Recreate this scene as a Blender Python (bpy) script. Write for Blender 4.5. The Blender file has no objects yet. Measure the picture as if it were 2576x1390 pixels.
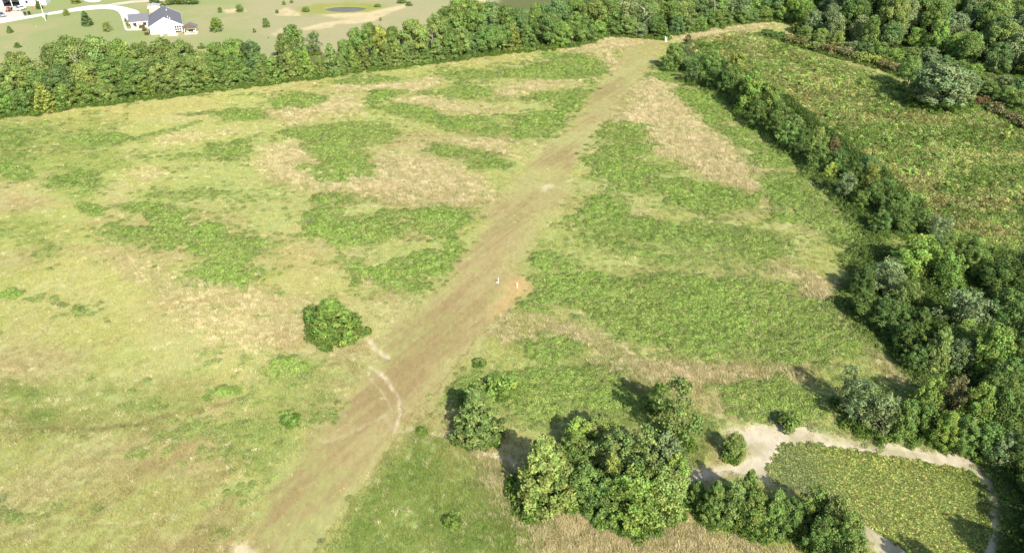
import bpy, math, random
import numpy as np
from mathutils import Vector

# ------------------------------------------------------------------ camera, world, sun
PITCH = math.radians(31.5)
CAMH = 70.0
FPX = 1946.0                      # focal length in units of a 2576 px wide picture
sc = bpy.context.scene
cam_d = bpy.data.cameras.new('camera')
cam_d.sensor_width = 36.0
cam_d.lens = 36.0 * FPX / 2576.0
cam_d.clip_end = 9000
cam_d.clip_start = 1
cam = bpy.data.objects.new('camera', cam_d)
sc.collection.objects.link(cam)
cam.location = (0, 0, CAMH)
cam.rotation_euler = (math.pi/2 - PITCH, 0, 0)
sc.camera = cam

SUN_EL = math.radians(37)
SUN_H = Vector((0.40, -0.917, 0)).normalized()      # horizontal direction towards the sun
world = bpy.data.worlds.new('World')
sc.world = world
world.use_nodes = True
wn = world.node_tree.nodes; wl = world.node_tree.links
bg = wn['Background']
sky = wn.new('ShaderNodeTexSky')
sky.sky_type = 'NISHITA'
sky.sun_disc = False
sky.sun_elevation = SUN_EL
sky.sun_rotation = math.atan2(SUN_H.x, SUN_H.y)
sky.air_density = 1.0
sky.dust_density = 1.5
wl.new(sky.outputs['Color'], bg.inputs['Color'])
bg.inputs['Strength'].default_value = 0.12
sun_d = bpy.data.lights.new('sun', 'SUN')
sun_d.energy = 4.6
sun_d.angle = math.radians(0.55)
sun_d.color = (1.0, 0.93, 0.80)
sun = bpy.data.objects.new('sun', sun_d)
sc.collection.objects.link(sun)
to_sun = Vector((SUN_H.x*math.cos(SUN_EL), SUN_H.y*math.cos(SUN_EL), math.sin(SUN_EL)))
sun.rotation_euler = to_sun.to_track_quat('Z', 'Y').to_euler()
sun.location = (60, -100, 150)
sc.view_settings.view_transform = 'Standard'
sc.view_settings.look = 'None'
sc.view_settings.gamma = 1
sc.view_settings.exposure = 0.98
sc.view_settings.use_curve_mapping = False
sc.render.resolution_x = 1024
sc.render.resolution_y = 552

C = sc.collection
rng = np.random.default_rng(7)
random.seed(7)
SP, CP = math.sin(PITCH), math.cos(PITCH)

# ------------------------------------------------------------------ helpers
def P(u, v, z=0.0):
    """ground point seen at (u, v) of the 2576 px wide photograph"""
    a = (u-1288)/FPX; b = (695-v)/FPX
    dx, dy, dz = a, b*SP + CP, b*CP - SP
    t = (z-CAMH)/dz
    return (dx*t, dy*t)

def depth(y, z=0.0):
    return y*CP - (z-CAMH)*SP

def height_for(y, vt):
    t = (695-vt)/FPX
    return y*(t*CP-SP)/(CP+t*SP) + CAMH

def tag(o, label=None, cat=None, group=None, kind=None):
    if label: o['label'] = label
    if cat: o['category'] = cat
    if group: o['group'] = group
    if kind: o['kind'] = kind
    return o

def empty(name, loc, rz=0, label=None, cat=None, group=None):
    o = bpy.data.objects.new(name, None)
    C.objects.link(o)
    o.location = loc
    o.rotation_euler = (0, 0, rz)
    o.empty_display_size = 0.5
    return tag(o, label, cat, group)

def mesh_np(name, verts, faces, mat=None, attrs=None, smooth=False):
    """verts (n,3), faces (m,k) with constant k"""
    verts = np.asarray(verts, dtype=np.float32); faces = np.asarray(faces, dtype=np.int32)
    me = bpy.data.meshes.new(name)
    me.vertices.add(len(verts)); me.vertices.foreach_set('co', verts.ravel())
    k = faces.shape[1]
    me.loops.add(faces.size); me.loops.foreach_set('vertex_index', faces.ravel())
    me.polygons.add(len(faces))
    me.polygons.foreach_set('loop_start', np.arange(0, faces.size, k, dtype=np.int32))
    try:
        me.polygons.foreach_set('loop_total', np.full(len(faces), k, dtype=np.int32))
    except Exception:
        pass
    if smooth:
        me.polygons.foreach_set('use_smooth', np.ones(len(faces), dtype=bool))
    for an, (dom, typ, dat) in (attrs or {}).items():
        a = me.attributes.new(an, typ, dom)
        dat = np.asarray(dat, dtype=np.float32)
        if typ == 'FLOAT_COLOR': a.data.foreach_set('color', dat.ravel())
        elif typ == 'FLOAT_VECTOR': a.data.foreach_set('vector', dat.ravel())
        else: a.data.foreach_set('value', dat.ravel())
    me.update(calc_edges=True)
    me.validate(clean_customdata=False)
    if mat: me.materials.append(mat)
    return me

def obj(name, me, parent=None, loc=(0, 0, 0)):
    o = bpy.data.objects.new(name, me)
    C.objects.link(o)
    o.location = loc
    if parent: o.parent = parent
    return o

class MB:
    """collects simple solids into one mesh"""
    def __init__(s): s.v = []; s.f = []
    def add(s, vs, fs):
        n = len(s.v); s.v += [tuple(p) for p in vs]; s.f += [tuple(i+n for i in f) for f in fs]
        return s
    def box(s, x0, x1, y0, y1, z0, z1):
        return s.add([(x0,y0,z0),(x1,y0,z0),(x1,y1,z0),(x0,y1,z0),(x0,y0,z1),(x1,y0,z1),(x1,y1,z1),(x0,y1,z1)],
              [(0,3,2,1),(4,5,6,7),(0,1,5,4),(1,2,6,5),(2,3,7,6),(3,0,4,7)])
    def prism(s, poly, z0, z1):
        n = len(poly)
        return s.add([(p[0],p[1],z0) for p in poly]+[(p[0],p[1],z1) for p in poly],
              [tuple(range(n))[::-1], tuple(range(n, 2*n))]+[(i,(i+1)%n,n+(i+1)%n,n+i) for i in range(n)])
    def extrude_x(s, prof, x0, x1):
        """profile in (y,z) pulled along x"""
        n = len(prof)
        return s.add([(x0,p[0],p[1]) for p in prof]+[(x1,p[0],p[1]) for p in prof],
              [tuple(range(n))[::-1], tuple(range(n, 2*n))]+[(i,(i+1)%n,n+(i+1)%n,n+i) for i in range(n)])
    def tube(s, a, b, ra, rb, n=8):
        a = Vector(a); b = Vector(b); d = (b-a).normalized()
        q = d.to_track_quat('Z', 'Y')
        vs = []
        for c, r in ((a, ra), (b, rb)):
            for i in range(n):
                t = 2*math.pi*i/n
                vs.append(c + q @ Vector((r*math.cos(t), r*math.sin(t), 0)))
        return s.add(vs, [tuple(range(n))[::-1], tuple(range(n, 2*n))]+[(i,(i+1)%n,n+(i+1)%n,n+i) for i in range(n)])
    def mesh(s, name, mat):
        me = bpy.data.meshes.new(name); me.from_pydata(s.v, [], s.f); me.update()
        me.materials.append(mat); return me
    def build(s, name, mat, parent=None, loc=(0, 0, 0)):
        return obj(name, s.mesh(name, mat), parent, loc)

# value noise on the CPU ------------------------------------------------------
_tab = np.random.default_rng(11).random((256, 256)).astype(np.float32)
def vn(x, y, s, seed=0):
    x = x/s + seed*17.31; y = y/s + seed*9.77
    xi = np.floor(x).astype(np.int64); yi = np.floor(y).astype(np.int64)
    fx = x-xi; fy = y-yi
    fx = fx*fx*(3-2*fx); fy = fy*fy*(3-2*fy)
    a = _tab[xi & 255, yi & 255]; b = _tab[(xi+1) & 255, yi & 255]
    c = _tab[xi & 255, (yi+1) & 255]; d = _tab[(xi+1) & 255, (yi+1) & 255]
    return (a*(1-fx)+b*fx)*(1-fy)+(c*(1-fx)+d*fx)*fy
def fbm(x, y, s, seed=0, o=4):
    t = 0; w = 0; k = 1.0
    for i in range(o):
        t = t + vn(x*0.8+y*0.6, y*0.8-x*0.6, s/(2**i), seed+i)*k; w += k; k *= 0.55
    return t/w
def sst(a, b, x):
    t = np.clip((x-a)/(b-a), 0, 1); return t*t*(3-2*t)

def sdf(poly, x, y):
    """signed distance, positive inside"""
    p = np.array(poly, dtype=np.float64); q = np.roll(p, -1, axis=0)
    d = np.full(x.shape, 1e18); ins = np.zeros(x.shape, dtype=bool)
    for (ax, ay), (bx, by) in zip(p, q):
        ex, ey = bx-ax, by-ay; L = ex*ex+ey*ey+1e-9
        t = np.clip(((x-ax)*ex+(y-ay)*ey)/L, 0, 1)
        d = np.minimum(d, (x-ax-t*ex)**2+(y-ay-t*ey)**2)
        c = ((ay > y) != (by > y))
        ins ^= c & (x < (ex)*(y-ay)/(ey if abs(ey) > 1e-9 else 1e-9)+ax)
    d = np.sqrt(d)
    return np.where(ins, d, -d)
def region(pts, x, y, feather=1.5, rough=0.0):
    """soft mask of a polygon given in picture points but evaluated on the ground"""
    w = np.array([P(u, v) for u, v in pts])
    m = feather+rough+1
    out = np.zeros(x.shape)
    s = (x > w[:, 0].min()-m) & (x < w[:, 0].max()+m) & (y > w[:, 1].min()-m) & (y < w[:, 1].max()+m)
    if not s.any(): return out
    d = sdf(w, x[s], y[s])
    if rough:
        d = d + ((fbm(x[s], y[s], 7.0, 3)-0.5)*2.6*rough + (fbm(x[s], y[s], 1.6, 8, 3)-0.5)*1.6*rough)
    out[s] = sst(-feather, feather, d)
    return out
def line(pts, x, y, w, feather=0.5):
    q = np.array([P(u, v) for u, v in pts]); out = np.zeros(x.shape); m = w+feather+4
    s = (x > q[:, 0].min()-m) & (x < q[:, 0].max()+m) & (y > q[:, 1].min()-m) & (y < q[:, 1].max()+m)
    if not s.any(): return out
    xs = x[s]+(fbm(x[s], y[s], 5, 21)-.5)*2.2; ys = y[s]+(fbm(x[s], y[s], 5, 22)-.5)*2.2
    d = np.full(xs.shape, 1e18)
    for (ax, ay), (bx, by) in zip(q[:-1], q[1:]):
        ex, ey = bx-ax, by-ay; t = np.clip(((xs-ax)*ex+(ys-ay)*ey)/(ex*ex+ey*ey+1e-9), 0, 1)
        d = np.minimum(d, (xs-ax-t*ex)**2+(ys-ay-t*ey)**2)
    out[s] = 1-sst(w-feather, w+feather, np.sqrt(d))
    return out

GAIN = 1.88
def lin(r, g, b):
    f = lambda c: (c/255/12.92) if c/255 <= .04045 else ((c/255+.055)/1.055)**2.4
    return np.array([f(r), f(g), f(b)])
def alb(r, g, b, k=1.0):
    """albedo of a surface that reads as this colour in the photograph's sun"""
    return lin(r, g, b)/GAIN*k

# ------------------------------------------------------------------ the ground's patches (picture points)
WEEDS = [  # (weight, polygon)
 (1.0, [(1288,170),(1345,150),(1388,136),(1493,140),(1528,165),(1520,190),(1503,215),(1473,212),(1468,200),(1388,202),(1288,200),(1200,205),(1107,190),(1130,182),(1200,180)]),
 (.9, [(1056,235),(1131,222),(1156,200),(1206,208),(1249,238),(1244,253),(1156,250),(1119,240)]),
 (1.0, [(1375,232),(1463,218),(1483,240),(1468,270),(1428,295),(1408,315),(1418,345),(1340,347),(1288,340),(1288,295),(1340,275),(1393,275),(1383,255),(1325,252)]),
 (.85, [(906,250),(944,225),(1006,222),(1019,230),(981,240),(956,265),(1019,262),(1081,275),(1119,295),(1194,295),(1295,320),(1295,340),(1194,330),(1119,332),(1069,300),(994,292),(944,280),(906,262)]),
 (.6, [(800,205),(900,190),(1000,195),(1040,205),(1000,215),(900,218),(820,215)]),
 (.9, [(674,260),(731,237),(774,237),(814,257),(781,270),(694,275)]),
 (.85, [(684,330),(794,310),(819,307),(881,285),(919,295),(969,305),(1010,340),(989,367),(944,362),(914,375),(919,407),(949,420),(931,440),(844,460),(784,467),(769,455),(749,440),(719,420),(749,412),(794,407),(774,365),(700,340)]),
 (.8, [(1056,380),(1094,360),(1144,372),(1174,377),(1231,380),(1274,402),(1264,420),(1194,420),(1144,397)]),
 (.95, [(800,500),(820,497),(855,515),(860,540),(900,555),(914,535),(960,530),(1014,535),(1040,555),(1069,530),(1100,522),(1150,530),(1178,560),(1183,595),(1160,625),(1135,650),(1110,640),(1105,612),(1060,600),(1000,590),(960,600),(930,625),(880,625),(830,612),(760,605),(700,610),(680,635),(650,650),(610,700),(560,718),(500,712),(462,695),(470,675),(510,655),(500,610),(470,590),(480,580),(530,570),(590,585),(660,600),(720,595),(770,580),(775,550),(790,530)]),
 (.95, [(855,665),(900,650),(940,668),(1020,655),(1060,632),(1095,628),(1128,655),(1125,690),(1085,722),(1020,738),(950,722),(880,700)]),
 (.8, [(120,447),(215,434),(250,455),(270,467),(250,487),(207,497),(150,482),(125,465)]),
 (.8, [(335,527),(375,524),(475,537),(490,555),(475,575),(500,610),(425,625),(390,630),(362,617),(312,612),(275,600),(237,580),(270,560),(312,547),(362,572),(340,545)]),
 (.65, [(150,350),(250,340),(325,335),(330,362),(307,375),(237,392),(175,385),(140,367)]),
 (.75, [(325,372),(387,380),(475,372),(575,354),(625,345),(660,345),(640,372),(612,392),(512,407),(450,405),(350,395)]),
 (.6, [(315,345),(400,325),(480,305),(495,310),(450,335),(380,347)]),
 (.85, [(550,282),(600,270),(655,278),(660,290),(600,308),(560,305)]),
 (.7, [(200,515),(240,517),(255,540),(230,545),(200,530)]),
 (.5, [(-30,300),(60,297),(100,330),(90,360),(80,390),(60,420),(-30,420)]),
 (.8, [(-10,415),(50,422),(82,435),(82,447),(62,457),(37,455),(-10,432)]),
 (.65, [(370,487),(475,472),(550,467),(644,482),(700,460),(720,470),(700,490),(644,505),(600,515),(500,512),(425,500)]),
 (.9, [(1488,360),(1510,345),(1515,315),(1560,308),(1620,325),(1650,347),(1638,367),(1620,380),(1600,397),(1625,405),(1650,422),(1713,415),(1723,425),(1663,440),(1658,452),(1650,467),(1600,487),(1575,482),(1525,452),(1493,440),(1480,420),(1478,400),(1500,385)]),
 (1.0, [(1458,530),(1478,495),(1525,490),(1583,495),(1588,517),(1575,537),(1545,547),(1470,560),(1440,550)]),
 (1.0, [(1663,502),(1668,472),(1713,452),(1763,460),(1838,477),(1900,495),(1898,527),(1813,545),(1763,540),(1688,522)]),
 (.62, [(1400,572),(1588,552),(1788,547),(1980,590),(2005,620),(1990,660),(1940,690),(1663,680),(1600,655),(1513,632),(1463,617),(1408,587)]),
 (.95, [(1500,600),(1560,605),(1660,630),(1640,650),(1570,645),(1505,625)]),
 (.9, [(1780,620),(1900,600),(1990,620),(1980,650),(1900,665),(1800,650)]),
 (1.0, [(1330,657),(1353,637),(1408,640),(1463,672),(1443,680),(1363,682)]),
 (1.0, [(1340,700),(1400,690),(1480,690),(1560,700),(1640,690),(1800,680),(1930,690),(1990,720),(2040,750),(2100,800),(2180,850),(2200,880),(2150,890),(2080,880),(2060,910),(1990,905),(1900,905),(1850,890),(1780,895),(1700,895),(1620,880),(1560,865),(1520,835),(1480,800),(1430,780),(1370,772),(1315,775),(1300,765),(1345,733)]),
 (.85, [(1328,865),(1388,835),(1463,850),(1495,870),(1475,890),(1388,912),(1350,900)]),
 (1.0, [(1150,990),(1170,965),(1220,935),(1290,930),(1350,940),(1420,925),(1500,925),(1545,950),(1560,1000),(1600,1030),(1500,1040),(1400,1030),(1340,1040),(1290,1035),(1250,1000)]),
 (.95, [(1800,985),(1860,960),(1930,960),(2040,970),(2080,1010),(2110,1050),(2060,1070),(1950,1065),(1860,1060),(1830,1020)]),
 (.8, [(1630,165),(1660,160),(1740,200),(1830,260),(1900,330),(2000,410),(2080,490),(2150,560),(2215,620),(2150,640),(2110,610),(2050,570),(1990,540),(1940,520),(1890,440),(1870,380),(1800,330),(1720,260),(1660,210),(1632,190)]),
 (.85, [(1932,525),(1970,520),(2015,547),(1995,562),(1932,560)]),
 (.95, [(2110,960),(2180,960),(2290,1000),(2330,1080),(2300,1110),(2200,1100),(2100,1080)]),
 (1.4, [(680,930),(700,905),(760,897),(790,915),(775,950),(720,965),(685,950)]),
 (1.4, [(512,1000),(560,965),(605,975),(610,990),(520,1010)]),
 (1.3, [(2,745),(25,730),(45,740),(30,750)]),
 (.95, [(2200,480),(2300,520),(2420,570),(2576,620),(2700,680),(2576,720),(2400,640),(2280,560)]),
 (1.3, [(705,1040),(735,1032),(755,1045),(740,1060),(712,1055)]),
 (1.3, [(1115,1300),(1150,1290),(1165,1312),(1130,1325)]),
]
MEADOW = [ # lower, thinner green
 (.74, [(1008,1100),(1100,1090),(1130,1110),(1200,1150),(1250,1230),(1290,1290),(1340,1330),(1330,1420),(790,1420),(846,1330),(930,1215),(985,1130)]),
 (.42, [(640,930),(800,890),(900,920),(870,980),(820,1060),(740,1140),(640,1200),(580,1150),(540,1080),(600,1000)]),
 (.6, [(10,955),(60,960),(110,985),(90,1010),(20,1000)]),
 (.6, [(60,1035),(110,1030),(160,1045),(120,1065),(60,1062)]),
 (.35, [(0,540),(60,530),(120,560),(160,640),(100,650),(40,600)]),
 (.35, [(-20,970),(300,960),(480,940),(560,1000),(400,1080),(150,1100),(-20,1110)]),
 (.45, [(500,1330),(560,1320),(580,1345),(520,1350)]),
 (.4, [(1290,930),(1560,900),(1640,960),(1560,1000),(1400,1000)]),
 (.55, [(1560,1040),(1640,1000),(1800,1060),(1830,1090),(1760,1180),(1700,1180),(1600,1100)]),
 (.4, [(-20,300),(300,300),(330,420),(200,440),(-20,460)]),
]
PINK = [
 (1.0, [(1600,225),(1640,200),(1700,230),(1760,310),(1830,360),(1890,420),(1900,475),(1830,465),(1700,410),(1650,380),(1600,320),(1560,300),(1590,260)]),
 (.9, [(1430,130),(1500,95),(1630,100),(1560,130),(1545,170),(1530,180),(1520,150),(1480,138)]),
 (.8, [(1490,900),(1700,905),(1900,930),(2040,920),(2030,960),(1900,955),(1750,970),(1620,960),(1480,930)]),
 (.6, [(1270,795),(1400,800),(1500,830),(1600,890),(1560,910),(1480,890),(1330,850),(1270,850)]),
 (.85, [(2000,665),(2060,700),(2140,800),(2180,850),(2250,910),(2290,970),(2250,960),(2160,880),(2080,790),(2030,730)]),
 (.9, [(1200,1150),(1260,1200),(1340,1240),(1400,1265),(1480,1310),(1600,1335),(1700,1290),(1760,1320),(2000,1370),(2100,1420),(1340,1420),(1320,1340),(1270,1270)]),
 (.8, [(640,370),(760,350),(770,400),(940,440),(960,380),(1060,400),(1200,440),(1260,490),(1180,520),(1000,520),(940,480),(780,480),(640,440)]),
 (.7, [(720,275),(900,240),(940,290),(800,300),(700,320)]),
 (.8, [(840,215),(1050,205),(1110,190),(1120,215),(1040,235),(860,225)]),
 (.75, [(1288,205),(1450,205),(1360,235),(1250,255),(1100,262),(1200,275),(1300,270),(1150,290),(1000,255),(1080,240),(1180,258)]),
 (.7, [(1090,350),(1280,350),(1300,400),(1150,360)]),
 (.6, [(370,350),(560,320),(640,330),(560,350),(420,370)]),
 (.6, [(310,430),(400,415),(420,440),(350,460)]),
 (.55, [(240,600),(320,640),(480,700),(760,760),(780,850),(600,900),(400,760),(260,650)]),
 (.8, [(1700,70),(1880,60),(1960,60),(1880,90),(1780,95),(1700,100)]),
 (.6, [(1870,100),(1920,95),(1930,125),(1890,140)]),
 (.5, [(1930,640),(1990,640),(2010,690),(1940,690)]),
 (.6, [(1130,1040),(1250,1110),(1240,1140),(1120,1100)]),
]
STRIP = [(1600,95),(1545,150),(1528,200),(1495,240),(1450,300),(1410,345),(1330,410),(1280,470),(1230,530),(1190,600),(1150,670),(1080,740),(1010,800),(960,850),(930,940),(870,1010),(810,1090),(750,1160),(690,1260),(640,1350),(600,1430),(780,1430),(870,1290),(940,1200),(1000,1100),(1005,1075),(1070,1020),(1130,950),(1190,880),(1260,790),(1338,733),(1335,705),(1310,680),(1350,600),(1400,540),(1430,470),(1440,430),(1480,350),(1525,300),(1580,220),(1625,175),(1660,130),(1650,105)]
BROWN = [
 (.9, [(1335,420),(1380,362),(1448,360),(1423,420)]),
 (.6, [(1260,500),(1340,480),(1320,560),(1240,660),(1180,640)]),
 (.8, [(1100,760),(1180,720),(1200,780),(1120,880),(1050,960),(1000,1000),(960,960),(980,880)]),
 (.9, [(940,940),(1000,980),(1000,1080),(880,1100),(780,1190),(700,1320),(640,1400),(620,1380),(700,1240),(820,1080)]),
 (.6, [(1480,230),(1560,200),(1560,260),(1440,330)]),
 (.45, [(-20,1110),(250,1090),(500,1060),(560,1110),(640,1230),(620,1420),(-20,1420)]),
 (.4, [(600,820),(760,850),(900,880),(880,930),(700,900)]),
]
YELLOW = [
 (.8, [(100,285),(300,262),(600,230),(760,205),(900,200),(840,225),(600,255),(450,290),(250,320),(110,320)]),
 (.8, [(1100,165),(1288,135),(1430,118),(1400,135),(1300,165),(1130,180)]),
 (.6, [(200,600),(380,740),(420,840),(250,860),(60,820),(60,680)]),
 (.6, [(680,620),(850,630),(860,690),(960,740),(760,760),(640,700)]),
 (.8, [(1005,1085),(985,1150),(900,1280),(830,1390),(790,1390),(880,1240),(950,1120)]),
 (.6, [(700,130),(720,200),(660,200)]),
 (.7, [(1430,420),(1300,425),(1330,445),(1500,450),(1520,430)]),
 (.7, [(1600,130),(1660,150),(1700,110),(1680,100)]),
 (.6, [(2020,640),(2100,650),(2080,690),(2030,690)]),
]
RFIELD = [(1700,118),(1760,100),(1870,80),(1930,95),(2050,140),(2260,200),(2270,270),(2400,285),(2450,260),(2560,320),(2750,400),(2800,720),(2576,640),(2450,600),(2300,560),(2200,480),(2080,390),(1900,260),(1800,170),(1740,140)]
LAWN = [(-400,-60),(1500,-60),(1400,60),(1100,140),(700,190),(400,215),(0,250),(-400,300)]
BANK = [(1745,1200),(1770,1175),(1830,1165),(1878,1140),(1870,1115),(1828,1090),(1835,1078),(1900,1073),(1970,1080),(2060,1088),(2180,1112),(2300,1122),(2390,1127),(2440,1150),(2480,1190),(2510,1240),(2520,1290),(2510,1350),(2480,1410),(2330,1420),(2225,1385),(2170,1345),(2125,1300),(2060,1245),(1990,1235),(1930,1225),(1890,1195),(1830,1198)]
PONDP = [(1950,1160),(1975,1125),(2030,1116),(2110,1126),(2200,1143),(2330,1168),(2425,1185),(2465,1215),(2487,1270),(2475,1340),(2430,1410),(2330,1400),(2250,1352),(2190,1312),(2150,1272),(2080,1225),(2000,1225),(1945,1205),(1937,1175)]
SAND_TOP = [
 [(794,37),(919,32),(1019,10),(1022,20),(964,42),(944,52),(894,60),(844,60),(841,70),(764,76),(760,72),(819,57),(881,50)],
 [(694,32),(719,18),(754,33),(751,40),(701,40)],
 [(690,84),(709,72),(712,82),(696,88)],
 [(560,25),(610,22),(620,30),(570,34)],
 [(1190,0),(1225,-2),(1220,4),(1195,4)],
]
WATER = [(818,22),(840,18),(868,16.5),(900,17.5),(918,20),(912,24),(885,28),(860,29),(836,27)]

def clipmax(masks, x, y, feather, rough):
    m = np.zeros(x.shape)
    for w, p in masks:
        q = np.array([P(u, v) for u, v in p]); q2 = np.roll(q, -1, axis=0)
        sz = .2*math.sqrt(abs(np.sum(q[:, 0]*q2[:, 1]-q2[:, 0]*q[:, 1]))/2)
        m = np.maximum(m, w*region(p, x, y, min(feather, sz*(1 if feather < 5 else 2.5)), min(rough, sz)))
    return m

def ground_fields(x, y):
    F = {}
    m = clipmax(WEEDS, x, y, 3.2, 3.2)
    st = fbm(x*0.45+y*0.12, y*1.25, 6.0, 131, 4)
    gap = fbm(x*0.30+y*0.10, y*1.0-x*.08, 9.0, 143, 4)
    halo = clipmax(WEEDS, x, y, 9.0, 5.0)
    F['halo'] = np.clip(halo*(.35+1.3*sst(.38, .62, fbm(x*.5, y*1.2, 4.5, 147, 4))), 0, 1)
    val = m*1.0+(st-.5)*1.05-sst(.53, .68, gap)*.55+(fbm(x, y, 1.4, 137, 3)-.5)*.55
    F['weed'] = sst(.12, 1.0, val)
    F['speck'] = sst(.60, .72, st)*sst(.45, .6, fbm(x, y, 2.2, 139, 3))
    F['meadow'] = clipmax(MEADOW, x, y, 3.5, 2.5)
    F['pink'] = clipmax(PINK, x, y, 3.0, 3.0)
    F['strip'] = region(STRIP, x, y, 1.8, 1.3)
    F['brown'] = clipmax(BROWN, x, y, 3.5, 2.0)
    F['yellow'] = clipmax(YELLOW, x, y, 3.0, 2.0)
    F['rfield'] = region(RFIELD, x, y, 2.5, 1.5)
    F['lawn'] = region(LAWN, x, y, 3, 0)
    F['bank'] = region(BANK, x, y, 1.0, 1.1)
    F['pond'] = region(PONDP, x, y, 0.8, 0.5)
    s = np.zeros(x.shape)
    for p in SAND_TOP: s = np.maximum(s, region(p, x, y, 1.0, 1.2))
    F['sandtop'] = s
    F['water'] = region(WATER, x, y, 1.2, .3)
    F['ring'] = region([(745,22),(790,12),(868,6),(960,8),(985,18),(940,30),(868,37),(790,38),(755,32)], x, y, 4, 3.5)*(.6+.5*F['weed']+.4*fbm(x, y, 6, 191))
    g = line([(918,850),(935,864),(950,882),(975,902)], x, y, 0.36, .25)
    g = np.maximum(g, .9*line([(935,927),(960,940),(985,965),(1003,990),(1008,1010),(1005,1040),(1000,1090)], x, y, 0.28, .25))
    g = np.maximum(g, .6*line([(935,940),(955,975),(975,1010),(985,1040)], x, y, 0.16, .2))
    g = np.maximum(g, line([(1130,1095),(1180,1110),(1210,1125),(1245,1140),(1300,1170)], x, y, 0.55, .3))
    g = np.maximum(g, .5*line([(700,892),(800,885),(860,895),(930,905)], x, y, 0.18, .2))
    g = np.maximum(g, .45*line([(150,1325),(300,1318),(480,1300)], x, y, 0.15, .2))
    g = np.maximum(g, .6*line([(1000,1088),(1040,1082),(1090,1090),(1130,1097)], x, y, .25, .25))
    g = np.maximum(g, .28*line([(820,1110),(880,1095),(920,1070),(960,1045),(1000,1085)], x, y, 0.3, .3))
    g = np.maximum(g, .8*region([(1352,470),(1380,458),(1402,462),(1400,474),(1370,482)], x, y, .7, 1.2))
    g = np.maximum(g, .9*region([(585,1372),(620,1365),(650,1400),(640,1420),(600,1400)], x, y, .5, .5))
    F['soil'] = g*(.6+.4*sst(.35, .6, fbm(x, y, 1.6, 171, 3)))
    F['mound'] = region([(1283,690),(1320,698),(1338,710),(1338,728),(1300,760),(1262,780),(1235,800),(1250,760),(1268,720)], x, y, 1.6, .6)
    rut = .6*line([(1255,790),(1200,860),(1130,940),(1060,1020),(1000,1110),(900,1260),(820,1390)], x, y, .12, .12)
    rut = np.maximum(rut, .6*line([(30,1085),(250,1080),(420,1050),(600,1010)], x, y, .35, .4))
    F['rut'] = rut
    F['speck'] = F['speck']*(1-F['strip'])*(1-F['lawn'])
    F['weed'] = F['weed']*(1-F['strip'])*(1-F['pond'])*(1-F['bank']*.9)*(1-F['soil'])
    F['n1'] = fbm(x, y, 14.0, 31); F['n2'] = fbm(x, y, 3.2, 41, 3); F['n3'] = fbm(x, y, 40.0, 51, 3)
    F['n4'] = fbm(x*0.55+y*0.1, y*1.5, 5.0, 61, 4)
    return F

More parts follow.
